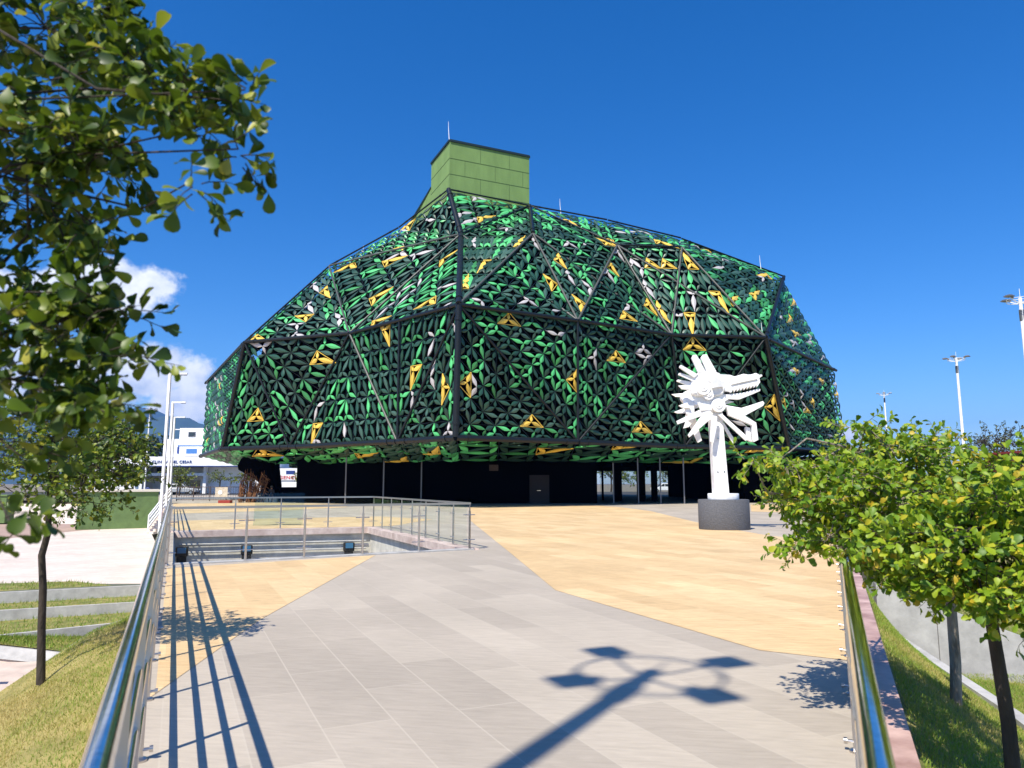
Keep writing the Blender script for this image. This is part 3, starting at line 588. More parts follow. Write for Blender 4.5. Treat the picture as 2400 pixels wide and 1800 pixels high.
def cells(tri, n, split):
    A, B_, C_ = tri; P = lambda i, j: A + (B_ - A) * (i / n) + (C_ - A) * (j / n); out = []
    for i in range(n):
        for j in range(n - i):
            out.append((P(i, j), P(i + 1, j), P(i, j + 1)))
            if i + j < n - 1: out.append((P(i + 1, j), P(i + 1, j + 1), P(i, j + 1)))
    if split:
        o2 = []
        for a, b, c in out:
            L3 = [(a, b, c), (b, c, a), (c, a, b)]; k = split - 1 if split < 4 else max(range(3), key=lambda q: (L3[q][1] - L3[q][2]).length)
            a, b, c = L3[k]; m_ = (b + c) / 2; o2 += [(a, b, m_), (a, m_, c)]
        out = o2
    return out
CP_, SP_ = math.cos(R(PITCH)), math.sin(R(PITCH))
def toD(p):
    z = p.z - 1.6; f = p.y * CP_ + z * SP_; u = -p.y * SP_ + z * CP_; return (1106 + 1550 * p.x / f, 829.5 - 1550 * u / f)
allc = []
for zi, (lst, nn, ) in enumerate(((lower, 3), (upper, 4), (cap, 3), (soff, 2))):
    for ti, tri in enumerate(lst):
        ctr = (tri[0] + tri[1] + tri[2]) / 3; nr = (tri[1] - tri[0]).cross(tri[2] - tri[0]).normalized()
        ref = (ctr - CEN) if zi < 3 else V3(0, -.3, -1)
        if zi == 2: ref = V3(0, -1, .6)
        if nr.dot(ref) < 0: nr = -nr
        Lm = max((tri[0] - tri[1]).length, (tri[1] - tri[2]).length, (tri[2] - tri[0]).length)
        n_ = max(2, round(Lm / (2.55 if zi == 0 else 2.9 if zi == 1 else 2.8)))
        if zi == 3: n_ = max(2, round(Lm / 3.4))
        if zi == 3: halves = [tri]
        else:
            k_ = random.choice((0, 1, 2)) if zi else max(range(3), key=lambda q: (tri[(q + 1) % 3] - tri[(q + 2) % 3]).length * random.uniform(.8, 1.2))
            a_, b_, c_ = tri[k_], tri[(k_ + 1) % 3], tri[(k_ + 2) % 3]; m_ = (b_ + c_) / 2; halves = [(a_, b_, m_), (a_, m_, c_)]
        for hv in halves:
            for c in cells(hv, n_, 0): allc.append((zi, c, nr))
# the yellow panels stand where they do in the real facade: nearest cell to each known spot
YS = [(477, 832), (483, 906), (477, 917), (450, 952), (549, 733), (555, 890), (687, 781), (650, 690), (710, 637), (811, 637), (920, 656), (835, 575), (753, 579), (862, 540), (957, 563), (838, 726), (808, 700), (683, 933), (885, 812), (967, 832), (880, 485), (566, 980), (784, 976), (874, 988), (932, 968),
      (1038, 470), (1116, 527), (1041, 563), (1013, 618), (1009, 837), (1095, 690), (1139, 919), (1223, 823), (1341, 773), (1200, 563), (1196, 622), (1246, 657), (1323, 572), (1401, 572), (1446, 570), (1483, 577), (1423, 531), (1321, 518), (1223, 483), (1300, 527), (1401, 663), (1433, 670), (1360, 688), (1501, 679), (1542, 645), (1583, 647), (1624, 636), (1651, 595), (1501, 741), (1394, 922), (1665, 877), (1706, 686), (1724, 723), (1720, 809), (1777, 827), (1690, 864), (1751, 868), (1802, 855), (1738, 891), (1195, 968), (1360, 968), (1483, 987), (1638, 973), (1724, 657), (1535, 543)]
cen2 = []
for zi, c, nr in allc:
    ctr = (c[0] + c[1] + c[2]) / 3; cen2.append(toD(ctr) if nr.dot(V3(0, 0, 1.6) - ctr) > 0 else (-999, -999))
C2 = np.array(cen2); ycells = set()
for y in YS:
    k = int(np.argmin(((C2 - np.array(y)) ** 2).sum(1))); ycells.add(k)
names = ['lower_leaf_screen', 'upper_leaf_screen', 'crown_leaf_screen', 'soffit_leaf_screen']
mbs = [MB() for _ in range(4)]; pal = [M['p_dark'], M['p_deep'], M['p_mid'], M['p_bright'], M['p_white'], M['beam_dark'], M['p_green']]
ny = 0
for k, (zi, c, nr) in enumerate(allc):
    ctr = (c[0] + c[1] + c[2]) / 3; pull = min(range(3), key=lambda i: (c[(i + 1) % 3] - c[(i + 2) % 3]).length)
    j = ctr.lerp((c[(pull + 1) % 3] + c[(pull + 2) % 3]) / 2, .30) + nr * .20
    tv = [p.lerp(ctr, .015) for p in c]; f2 = [(p - j).length for p in tv]; fm = max(f2); LW = [.112 if L > .8 * fm else .18 for L in f2]
    if k in ycells:
        yb = MB()
        for p, wf in zip(tv, LW): petal(yb, p, j, nr, wf * 1.05)
        for a in range(3): yb.bar(tv[a] + nr * .03, tv[(a + 1) % 3] + nr * .03, .045, .045, nr)
        yb.build('yellow_leaf_panel', M['p_yellow'], bld); continue
    r_ = random.random(); mb = mbs[zi]
    if zi == 0: ch = 0 if r_ < .42 else 1 if r_ < .54 else 2 if r_ < .66 else 3 if r_ < .965 else 4
    elif zi == 1: ch = 0 if r_ < .36 else 1 if r_ < .5 else 2 if r_ < .66 else 3 if r_ < .95 else 4
    elif zi == 2: ch = 0 if r_ < .22 else 1 if r_ < .42 else 2 if r_ < .52 else 3 if r_ < .97 else 4
    else: ch = 1 if r_ < .38 else 3
    for p, wf in zip(tv, LW):
        cc = ch
        if ch in (3, 4) and random.random() < .16: cc = 0
        elif ch == 3 and (k * 7) % 10 < 4: cc = 6
        mb.mi = cc; petal(mb, p, j, nr, wf * random.uniform(.9, 1.08))
    mb.mi = 5
    for a in range(3):
        if (a + k) % 3: mb.bar(tv[a], tv[(a + 1) % 3], .03, .03, nr)
for mb, n_ in zip(mbs, names): mb.build(n_, pal, bld)
# tube frame along the main edges
bd = []
def beam(p, q, r, m=None, out=.28):
    n_ = ((p + q) / 2 - CEN).normalized(); b = MB(); b.tube([p + n_ * out, q + n_ * out], r, 10); d_ = (q - p).normalized()
    for u in (.9, (q - p).length - .9): b.tube([p + n_ * out + d_ * (u - .09), p + n_ * out + d_ * (u + .09)], r * 1.22, 10)
    b.build('frame_beam', m or M['beam_dark'], bld, True)
mo = [0, 1, 2, 4, 5, 6, 7, 8]
for a, b in zip(mo[:-1], mo[1:]): beam(Mn[a], Mn[b], .14)
for a in range(8): beam(Bn[a], Bn[a + 1], .2)
beam(Mn[4], Bn[4], .22); beam(Mn[4], Rn[4], .22); beam(Rn[4], t1, .22); beam(Mn[1], Bn[1], .18); beam(Mn[7], Bn[7], .2); beam(Mn[7], Rn[8], .17); beam(Rn[5], t2, .17)
for a, b in ((Mn[1], Bn[2]), (Mn[2], Bn[2]), (Mn[4], Bn[5]), (Mn[5], Bn[5]), (Mn[6], Bn[5]), (Mn[6], Bn[6]), (Mn[7], Bn[6]), (Mn[4], Bn[3])): beam(a, b, .085)
beam(Mn[2], Bn[3], .09, M['beam_grey'])
h24 = (Mn[2] + Mn[4]) / 2; hb = (Bn[3] + Bn[3]) / 2; beam(h24, Bn[3], .08)
for a, b in ((Mn[2], Rn[1]), (Mn[4], Rn[5]), (Mn[5], Rn[5]), (Mn[5], Rn[6]), (Mn[6], Rn[6]), (Mn[6], Rn[7]), (Mn[7], Rn[7]), (Rn[6], Mn[7]), (Rn[5], Mn[6]), (Rn[4], Mn[5])): beam(a, b, .085, M['beam_grey'])
for a, b in ((Rn[1], Rn[4]), (Mn[2], Rn[4])): beam(a, b, .085, M['beam_grey'])
for a, b in ((t1, t2), (Rn[4], t2), (t2, Rn[6]), (Rn[6], Rn[7]), (s0, t1), (Rn[1], s0), (t2, q1), (q1, q2), (q2, Rn[8]), (Mn[1], Rn[1])): beam(a, b, .075)
# tower
C0, C1, C2_ = V3(-5.69, 62.08, 0), V3(1.65, 65.37, 0), V3(-7.92, 66.89, 0); C3 = C1 + C2_ - C0; Zt, Zb = 32.7, 25.5
tw = MB(); base_ = [C0, C1, C3, C2_]
tw.prism([V3(p.x, p.y, Zb) for p in base_], (0, 0, Zt - Zb))
# sloping shroud at the left
sh = [V3(C2_.x, C2_.y, 30.2), V3(-11.6, 73.2, 27.6), V3(-13.2, 76.5, 26.2), V3(-13.2, 76.5, 22), V3(C2_.x, C2_.y, 22)]; nrm_ = (C3 - C2_).normalized()
tw.prism([p + nrm_ * .004 for p in sh], nrm_ * 3.5)
tower = tw.build('tower', M['tower_green'], bld)
sm = MB(); e1 = (C1 - C0); e2 = (C2_ - C0); n1 = V3(e1.y, -e1.x, 0).normalized(); n2 = V3(-e2.y, e2.x, 0).normalized()
for r_ in range(1, 4):
    zz = Zt - .1 - 1.52 * r_; sm.bar(V3(C0.x, C0.y, zz), V3(C1.x, C1.y, zz), .02, .045, n1); sm.bar(V3(C0.x, C0.y, zz), V3(C2_.x, C2_.y, zz), .02, .045, n2)
for r_ in range(5):
    za = Zt - .1 - 1.52 * r_; zb = max(za - 1.52, Zb + .1)
    for u in ((.375, .74) if r_ % 2 == 0 else (.185, .56, .915)):
        if za > zb: p = C0 + e1 * u; sm.bar(V3(p.x, p.y, za), V3(p.x, p.y, zb), .03, .02, n1)
sm.build('joint', M['seam'], tower)
tt = MB()
for a, b in ((C0, C1), (C0, C2_), (C1, C3), (C2_, C3)): tt.bar(V3(a.x, a.y, Zt + .07), V3(b.x, b.y, Zt + .07), .22, .2)
tt.bar(sh[0] + V3(0, 0, .1) + nrm_ * .1, sh[1] + V3(0, 0, .1) + nrm_ * .1, .3, .18); tt.bar(sh[1] + V3(0, 0, .1) + nrm_ * .1, sh[2] + V3(0, 0, .1) + nrm_ * .1, .3, .18)
tt.build('roof_trim', M['tower_trim'], tower)
for p, h in ((V3(-5.75, 62.1, 32.7), 1.95), (V3(4.7, 66, 27.2), 1.6), (V3(24.6, 68.6, 22.3), 1.7), (V3(-14.2, 66.5, 22.9), 1.4), (V3(20.4, 57.2, 13.4), 1.2)):
    b = MB(); b.tube([p, p + V3(-.08, 0, h * .6), p + V3(-.1, 0, h)], [.035, .025, .012], 6); b.build('lightning_rod', M['white'], bld)
# ground floor: dark cores, columns, glass front, mullions, door
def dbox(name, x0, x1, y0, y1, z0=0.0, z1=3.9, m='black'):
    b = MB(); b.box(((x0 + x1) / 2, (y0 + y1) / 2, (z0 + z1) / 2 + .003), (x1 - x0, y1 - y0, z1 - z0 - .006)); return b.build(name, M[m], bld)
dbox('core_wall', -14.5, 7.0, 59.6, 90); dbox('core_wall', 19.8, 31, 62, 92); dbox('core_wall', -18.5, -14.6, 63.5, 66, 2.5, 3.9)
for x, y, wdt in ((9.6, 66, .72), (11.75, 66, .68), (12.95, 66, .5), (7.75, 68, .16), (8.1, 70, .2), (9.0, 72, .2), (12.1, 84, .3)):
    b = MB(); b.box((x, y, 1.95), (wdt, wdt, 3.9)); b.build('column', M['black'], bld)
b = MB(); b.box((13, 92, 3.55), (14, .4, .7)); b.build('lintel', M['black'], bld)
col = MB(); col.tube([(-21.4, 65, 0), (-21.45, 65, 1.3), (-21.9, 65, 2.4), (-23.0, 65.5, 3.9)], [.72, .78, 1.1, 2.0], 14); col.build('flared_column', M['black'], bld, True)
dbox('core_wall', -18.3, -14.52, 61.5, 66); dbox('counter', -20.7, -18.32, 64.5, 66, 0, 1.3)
for x in (-13.2, -10.2, -7.2, 2.6 + 5.6, 10.2, 12.0, 13.9):
    y = 57.5 if x < 0 else 58.6; b = MB(); b.box((x, y, 1.85), (.09, .12, 3.7)); b.build('mullion', M['lampgrey'], bld)
b = MB(); b.add([(7.1, 58.6, .02), (16.8, 58.9, .02), (16.8, 58.9, 3.8), (7.1, 58.6, 3.8)], [(0, 1, 2, 3)]); b.build('glass_front', mat('dark_glass', (.01, .012, .012), .05) if False else glassmat('tinted_glass', (.75, .80, .78), 1.12), bld)
b = MB(); b.box((2.25, 59.5, 1.16), (1.62, .16, 2.3)); dr_ = b.build('door', M['door_red'], bld); b = MB(); b.box((2.2, 59.4, 1.05), (.3, .06, .04)); b.build('handle', M['steel'], dr_)
b = MB(); b.box((-1.5, 59.5, 2.9), (.75, .1, .5)); b.build('sign_panel', M['rust'], bld)

# ------------------------------------------------------------------ railings
def railing(name, P_, s0, s1, step, label, H=1.09, skip=None):
    r = thing(name, P_(s0, 0, 0), label, 'railing')
    a, b = P_(s0), P_(s1); d = (b - a).normalized(); up = Vector((0, 0, 1))
    h = MB(); h.tube([a + up * H, b + up * H], .028, 20); h.build('handrail', M['steel'], r, True)
    for z in (.30, .55, .80):
        t_ = MB(); t_.tube([a + up * z, b + up * z], .021, 12); t_.build('rail', M['steel'], r, True)
    s = s0 + .05; inn_ = -1
    while s < s1:
        p = P_(s); po = MB(); po.box(p + up * (H / 2), (.016, .05, H - .04), ax=(d, Vector((-d.y, d.x, 0)), up)); po.lathe(p, [(.05, 0), (.05, .012), (.03, .02)], 12)
        po.tube([P_(s, -.02, .06), P_(s, -.06, .06)], .010, 8); po.tube([P_(s, -.055, .06), P_(s, -.075, .06)], .018, 10); po.build('post', M['steel_dull'], r, True); s += step
    return r
railing('metal_railing', L_, -4.2, 46, 1.31, 'long steel railing on the terraces side, casting barred shadows on the paving')
railing('metal_railing', R_, -4.2, 40, 1.31, 'long steel railing with tubular handrail on the lawn side, under leafy branches')

# glass balustrade around the light well
bal = thing('glass_balustrade', (-1.04, 17.9, 0), 'glass balustrade with steel posts around the sunken opening in the plaza', 'balustrade')
FL, FR, BR_, BL_ = Vector((-6.81, 14.5, 0)), Vector((-1.04, 17.95, 0)), Vector((-5.1, 26.85, 0)), Vector((-11.4, 24.25, 0))
def balus(a, b, fr, H=1.12):
    d = (b - a); e = d.normalized(); nn = Vector((-e.y, e.x, 0)); up = Vector((0, 0, 1))
    h = MB(); h.bar(a + up * H, b + up * H, .055, .05); h.build('handrail', M['steel_dull'], bal)
    for u in fr:
        p = a + d * u; po = MB(); po.tube([p + nn * .0, p + up * (H - .18)], .026, 12); po.tube([p + up * (H - .18), p + up * (H - .02)], .015, 8); po.lathe(p, [(.055, 0), (.055, .015), (.03, .03)], 14)
        for z in (.24, .84): po.tube([p - e * .16 + up * z + nn * .03, p + e * .16 + up * z + nn * .03], .011, 8); po.tube([p + up * z, p + up * z + nn * .04], .012, 6)
        po.build('post', M['steel_dull'], bal, True)
    us = list(fr)
    for u0, u1 in zip(us[:-1], us[1:]):
        p = a + d * u0 + e * .07; q = a + d * u1 - e * .07; g_ = MB(); g_.prism([p + nn * .035 + up * .09, q + nn * .035 + up * .09, q + nn * .035 + up * (H - .06), p + nn * .035 + up * (H - .06)], nn * .010); g_.build('glass_panel', M['glass'], bal)
balus(FL, FR, [0.0, .22, .40, .595, .80, 1.0])
balus(FR, BR_, [0.0, .12, .24, .36, .50, .62, .75, .87, 1.0])
balus(BL_, BR_, [.0, .30, .52, .76, 1.0])
# spare sheets leaning at the back of the balustrade
gs = MB(); gs.prism([(-9.9, 27.9, .02), (-8.2, 28.6, .02), (-8.2, 28.75, 1.24), (-9.9, 28.05, 1.24)], (-.01, .03, 0)); tag(gs.build('glass_sheet', glassmat('dusty_glass', (.86, .92, .89))), 'dusty loose sheet of glass standing upright behind the balustrade', 'glass sheet')

# ------------------------------------------------------------------ sculpture
ped_c = Vector((7.55, 25.95, 0)); K = .0166
pd = MB(); pd.lathe(ped_c, [(.88, 0), (.90, .03), (.90, 1.02), (.875, 1.05)], 40, 1.0, .78); tag(pd.build('pedestal', M['pedestal'], None, True), 'dark grey rough oval stone pedestal carrying the white sculpture', 'pedestal')
sc = thing('abstract_sculpture', ped_c + Vector((0, 0, 1.05)), 'white enamelled steel sculpture with radiating spikes and a toothed jaw on a tall column', 'sculpture')
pl = MB(); pl.lathe(ped_c + Vector((0, 0, 1.05)), [(.54, 0), (.55, .02), (.55, .19), (.54, .21)], 40, 1, .8); pl.build('base_disc', M['sculpt'], sc, True)
def Q1(z, y): x, yy = z; Dx = 1428.6 + x * .11667; Dy = 737.4 + yy * .11667; return Vector((ped_c.x + (Dx - 1563) * K, y + ped_c.y, 1.6 + (1045 - Dy) * K * .985))
def Q2(z, y): x, yy = z; Dx = 1382.6 + x * .2778; Dy = 718.9 + yy * .2778; return Vector((ped_c.x + (Dx - 1563) * K, y + ped_c.y, 1.6 + (1045 - Dy) * K * .985))
def plate(name, Q, pts, y, th=.09, tilt=0.0, bev=.012):
    b = MB(); P = [Q(p, y) for p in pts]; c = sum(P, Vector()) / len(P)
    if tilt:
        Mx = Matrix.Rotation(tilt, 3, 'Z'); piv = Vector((ped_c.x, y + ped_c.y, 0)); P = [Mx @ (p - piv) + piv for p in P]; P = [Vector((piv.x + (p.x - piv.x) / math.cos(tilt), p.y, p.z)) for p in P]
    b.prism(P, (0, -th, 0)); return b.build(name, M['sculpt'], sc, bevel=bev)
cb = MB(); top = [Q2((x, 560), y) for x, y in ((562, -.18), (655, -.18), (655, .2), (562, .2))]; bot = [Q2((x, 1262), y) for x, y in ((577, -.2), (686, -.2), (686, .24), (577, .24))]
cb.add(bot + top, [(0, 1, 2, 3), (4, 5, 6, 7), (0, 1, 5, 4), (1, 2, 6, 5), (2, 3, 7, 6), (3, 0, 4, 7)]); cb.build('column', M['sculpt'], sc, bevel=.02)
bl_ = MB()
for (x, y) in ((602, 1082), (653, 1080), (583, 700), (613, 820)): p = Q2((x, y), -.215); bl_.tube([p, p + Vector((0, .05, 0))], .03, 10)
bl_.build('bolt', M['steel_dull'], sc)
sp = [([(605, 280), (635, 215), (700, 212), (725, 250), (880, 560), (720, 560)], -.20, .10, .10), ([(790, 265), (832, 202), (905, 200), (1070, 540), (900, 540)], -.28, .10, -.12), ([(800, 270), (830, 380), (900, 520), (960, 560), (860, 560), (730, 300)], .12, .06, .3),
      ([(350, 475), (358, 440), (392, 420), (720, 590), (640, 660)], -.10, .08, .25), ([(343, 600), (355, 572), (380, 560), (660, 640), (640, 730)], -.18, .08, .1), ([(340, 705), (350, 680), (372, 672), (640, 720), (610, 820)], -.24, .08, -.1),
      ([(300, 825), (400, 813), (640, 815), (560, 905), (370, 892)], -.30, .08, .2), ([(258, 938), (420, 928), (600, 930), (560, 1010), (335, 990)], -.22, .08, -.2), ([(325, 1188), (500, 1120), (560, 1240), (390, 1222)], -.14, .08, .15), ([(272, 1292), (470, 1215), (540, 1310), (335, 1322)], -.26, .08, -.1)]
for pts, y, th, ti in sp: plate('spike', Q1, pts, y, th, ti)
plate('body', Q1, [(560, 850), (620, 690), (720, 550), (860, 520), (960, 508), (1130, 560), (1200, 700), (1215, 860), (1180, 960), (1000, 1010), (860, 1000), (700, 1000), (590, 960)], -.02, .34, bev=.05)
plate('body', Q1, [(420, 960), (520, 880), (700, 880), (900, 860), (1160, 820), (1220, 950), (1200, 1080), (1190, 1200), (1150, 1270), (1040, 1305), (940, 1260), (800, 1170), (640, 1180), (480, 1130), (415, 1050)], .12, .34, bev=.05)
plate('body', Q1, [(420, 1060), (480, 1000), (640, 1100), (650, 1330), (600, 1420), (480, 1340)], .05, .12, .2, .03)
def ringd(x, y, r, yy, d=.14):
    b = MB(); p = Q1((x, y), yy); b.tube([p, p + Vector((0, d, 0))], r, 28); b.tube([p + Vector((0, -.03, 0)), p + Vector((0, .02, 0))], r * .5, 20); b.tube([p + Vector((0, -.05, 0)), p], r * .18, 10); b.build('disc', M['sculpt'], sc, bevel=.012)
ringd(800, 850, .26, -.46); ringd(1075, 1180, .25, -.42); ringd(900, 970, .2, -.40); ringd(950, 640, .17, -.40)
plate('petal', Q1, [(900, 690), (1000, 630), (1180, 730), (1200, 830), (1180, 920), (1150, 830), (1020, 850), (950, 870)], -.40, .05, .35, .01)
plate('petal', Q1, [(600, 1110), (760, 1090), (940, 1190), (960, 1260), (880, 1210), (780, 1190), (660, 1230)], -.30, .06, -.3, .01)
teeth = [(1790, 835)]; xs = np.linspace(1755, 1335, 8)
for k, x in enumerate(xs): yy = 830 + (1790 - x) * .23; teeth += [(x + 22, yy - 55), (x - 14, yy + 8)]
plate('upper_jaw', Q1, [(1080, 560), (1150, 585), (1310, 595), (1400, 628), (1560, 580), (1640, 598), (1700, 596), (1775, 568), (1815, 585), (1835, 605), (1885, 600), (1895, 630), (1840, 665), (1850, 745)] + teeth + [(1310, 920), (1210, 900), (1180, 760)], -.16, .16, -.12, .01)
gr = MB()
for a, b in (((1390, 708), (1525, 668)), ((1370, 775), (1560, 735)), ((1560, 735), (1710, 672))): gr.bar(Q1(a, -.40), Q1(b, -.40), .02, .02, (0, 1, 0))
plate('upper_jaw', Q1, [(1250, 640), (1500, 640), (1780, 610), (1790, 690), (1600, 730), (1320, 790)], -.325, .05, -.12, .01)
plate('lower_jaw', Q1, [(1180, 960), (1320, 955), (1540, 935), (1835, 858), (1866, 870), (1860, 905), (1700, 975), (1480, 1062), (1290, 1050), (1180, 1120)], -.10, .14, -.1)
plate('petal', Q1, [(1180, 1085), (1280, 1040), (1460, 1080), (1230, 1150)], .08, .06, .2)
plate('arm', Q2, [(680, 555), (800, 580), (880, 555), (962, 528), (973, 545), (962, 566), (800, 655), (745, 640), (690, 600)], -.10, .10, -.15)
plate('arm', Q2, [(680, 570), (760, 610), (895, 700), (905, 835), (870, 852), (862, 720), (690, 640)], -.22, .18, -.1)
plate('arm', Q2, [(832, 728), (862, 738), (870, 850), (833, 830)], .0, .2, -.1)
for pts, y, ti in (([(605, 630), (640, 625), (832, 820), (808, 842)], -.3, -.15), ([(640, 680), (670, 690), (766, 845), (740, 862)], -.05, .2), ([(555, 590), (490, 625), (358, 800), (370, 818), (550, 670)], -.28, .2), ([(545, 590), (460, 600), (276, 690), (285, 716), (470, 650), (540, 620)], -.34, .1),
                  ([(395, 590), (445, 595), (497, 835), (466, 852), (380, 640)], -.12, -.2), ([(385, 640), (350, 740), (392, 730), (445, 670)], .05, .1), ([(550, 640), (533, 850), (560, 860), (592, 740), (600, 650)], -.32, .25), ([(1, 1)] if False else [(640, 640), (665, 690), (640, 600)], -.3, 0), ([(440, 540), (560, 560), (560, 600), (470, 610)], -.3, .2)):
    plate('spike', Q2, pts, y, .08, ti)

# ------------------------------------------------------------------ lamps
def big_lamp(base, H, label, rz=0):
    t_ = thing('street_lamp', base, label, 'street lamp', 'four-headed street lamps'); b = Vector(base); up = Vector((0, 0, 1))
    p = MB(); p.tube([b, b + up * .3, b + up * H], [.16, .13, .085], 14); p.lathe(b, [(.28, 0), (.28, .03), (.17, .05)], 16); p.build('pole', M['white'], t_, True)
    bx = MB(); bx.box(b + up * (H - .95), (.19, .17, .62)); bx.build('control_box', M['lampgrey'], t_, bevel=.02)
    ar = MB(); n = 24
    for rr, zz in ((.62, -.08), (.62, -.20)): ar.tube([b + up * (H + zz) + Vector((rr * math.cos(2 * math.pi * k / n), rr * math.sin(2 * math.pi * k / n), 0)) for k in range(n + 1)], .014, 6)
    for k in range(4):
        a = rz + k * math.pi / 2; d = Vector((math.cos(a), math.sin(a), 0)); ar.tube([b + up * (H - .32), b + up * (H - .22) + d * .35, b + up * (H - .05) + d * .66], .02, 8)
    ar.build('arm', M['white'], t_, True)
    for k in range(4):
        a = rz + k * math.pi / 2; d = Vector((math.cos(a), math.sin(a), 0)); s_ = Vector((-d.y, d.x, 0)); c = b + up * (H + .02) + d * .79
        h = MB(); h.box(c, (.36, .36, .07), ax=(d, s_, up)); h.box(c + up * .05, (.26, .26, .05), ax=(d, s_, up)); h.box(c - d * .22 - up * .04, (.12, .1, .12), ax=(d, s_, up)); h.build('lamp_head', M['lampgrey'], t_, bevel=.015)
    rd = MB(); rd.tube([b + up * H, b + up * (H + .5)], .012, 5); rd.build('lightning_rod', M['white'], t_)
    return t_
l0 = big_lamp((-3.31, -1.37, 0), 12.0, 'tall white street lamp whose four-headed shadow falls on the grey paving', R(113))
def lamp_at(loc, label, rz): return copy_tree(l0, loc, label, rz=rz)
lamp_at((35.8, 57, -.35), 'white four-headed street lamp, middle one of three on the lawn side', R(20))
lamp_at((51.2, 98, 2.0 - .1), 'white four-headed street lamp, small far one rising behind the bushy crown on the right', R(40))
lamp_at((26.9, 37, -.65), 'white four-headed street lamp cut by the picture edge high on the lawn side', R(-5))
lamp_at((-53.2, 105, .5), 'white four-headed street lamp standing before the clinic and dark trees', R(12))
def arm_lamp(base, H, label, first=None):
    t_ = thing('arm_lamp', base, label, 'lamp post', 'single-arm lamp posts beside the plaza'); b = Vector(base); up = Vector((0, 0, 1)); p = MB()
    p.box(b + up * H / 2, (.15, .15, H)); p.build('pole', M['white'], t_, bevel=.015)
    a = MB(); a.box(b + up * (H - .05) + Vector((.55, 0, 0)), (.96, .11, .10)); a.build('arm', M['white'], t_); h = MB(); h.box(b + up * (H - .12) + Vector((.82, 0, 0)), (.34, .13, .05)); h.build('lamp_head', M['lampgrey'], t_); return t_
a0 = arm_lamp((-20.25, 42, -2), 10.1, 'tall white single-arm lamp post beside the terraces side railing, tallest and nearest of its row')
for (x, y, lab) in ((-27.1, 57, 'white single-arm lamp post, second nearest of the row along the railing'), (-33.0, 70, 'white single-arm lamp post, third of the row along the railing'), (-40.5, 86, 'white single-arm lamp post, farthest of the row along the railing')): copy_tree(a0, (x, y, -2), lab)

# ------------------------------------------------------------------ left middle distance
gb = thing('utility_box', (-33, 61, -2), 'moss green windowless utility building with cream roof edge on the lower plaza', 'utility building')
A_, B_2 = Vector((-34.3, 57.4, 0)), Vector((-29.3, 60.2, 0)); dv = (B_2 - A_); nv = Vector((-dv.y, dv.x, 0)).normalized() * 4
b = MB(); b.prism([Vector((p.x, p.y, -2)) for p in (A_, B_2, B_2 + nv, A_ + nv)], (0, 0, 2.95)); b.build('wall', M['greenbox'], gb)
b = MB(); ex = dv.normalized() * .15; ey = nv.normalized() * .15; b.prism([Vector((p.x, p.y, .952)) for p in (A_ - ex - ey, B_2 + ex - ey, B_2 + nv + ex + ey, A_ + nv - ex + ey)], (0, 0, .18)); b.build('roof', M['cap_cream'], gb)
b = MB(); e_ = dv.normalized(); b.box((B_2 + nv * .5 + e_ * .03 + Vector((0, 0, -.75))), (.06, 2.2, 2.3), ax=(e_, nv.normalized(), Vector((0, 0, 1)))); b.build('door', M['black'], gb)
gw = MB(); gw.box((-50, 66, -.7), (9, 1.2, 2.4)); gw.box((-50, 66, .56), (9.2, 1.4, .12)); tag(gw.build('green_wall', M['greenbox']), 'second low green wall far behind the slim tree trunk on the lower plaza', 'wall')
st = thing('stair_railing', (-26.6, 55, -1.5), 'white sloping stair railing rising beside the plaza railing next to the lamp posts', 'railing')
p0, p1 = Vector((-26.4, 53, -1.9)), Vector((-28.2, 60, .1))
for z in (.35, .65, .95, 1.2):
    b = MB(); b.bar(p0 + Vector((0, 0, z)), p1 + Vector((0, 0, z)), .08, .13); b.build('rail', M['white'], st)
for u in (0, .5, 1):
    b = MB(); p = p0.lerp(p1, u); b.box(p + Vector((0, 0, .6)), (.08, .08, 1.3)); b.build('post', M['white'], st)
sr = MB()
for i in range(12): sr.box((-26.2 - .154 * i, 53 + i * .6, -2 + .085 * (i + 1)), (.7, .6, .17 * (i + 1)))
tag(sr.build('stair', M['cream_paver']), 'pale stair climbing from the lower plaza beside the lamp posts', 'stair')

# street barriers with a hanging board at the far end of the plaza
ba = thing('crowd_barrier', (-28, 66, 0), 'rusty metal bar barrier standing across the far end of the plaza', 'barrier')
fr = MB(); x0, x1, y_ = -31.4, -25.2, 68
for z in (.12, 1.3): fr.bar((x0, y_, z), (x1, y_, z), .06, .06)
for x in np.linspace(x0, x1, 5): fr.bar((x, y_, 0), (x, y_, 1.35), .07, .07)
fr.build('frame', M['rust'], ba)
for k, x in enumerate(np.linspace(x0 + .22, x1 - .22, 26)):
    b = MB(); b.tube([(x, y_, .12), (x, y_, 1.3)], .014, 5); b.build('bar', M['rust'], ba)
b = MB(); b.box((-27.2, 67.93, .75), (1.15, .04, 1.05)); sb = b.build('board', M['signwhite'], ba); b = MB(); b.lathe((0, 0, 0), [(.2, 0), (.2, .02)], 20); 
for i, v in enumerate(b.v): b.v[i] = (-27.3 + v[0], 67.90 - v[2], .8 + v[1])
b.build('emblem', M['white'], sb)
gp_ = MB(); gp_.box((-31.9, 67, .8), (.9, .1, 1.55)); tag(gp_.build('gate_leaf', M['lampgrey']), 'grey sheet metal gate leaf beside the rusty barrier', 'gate')
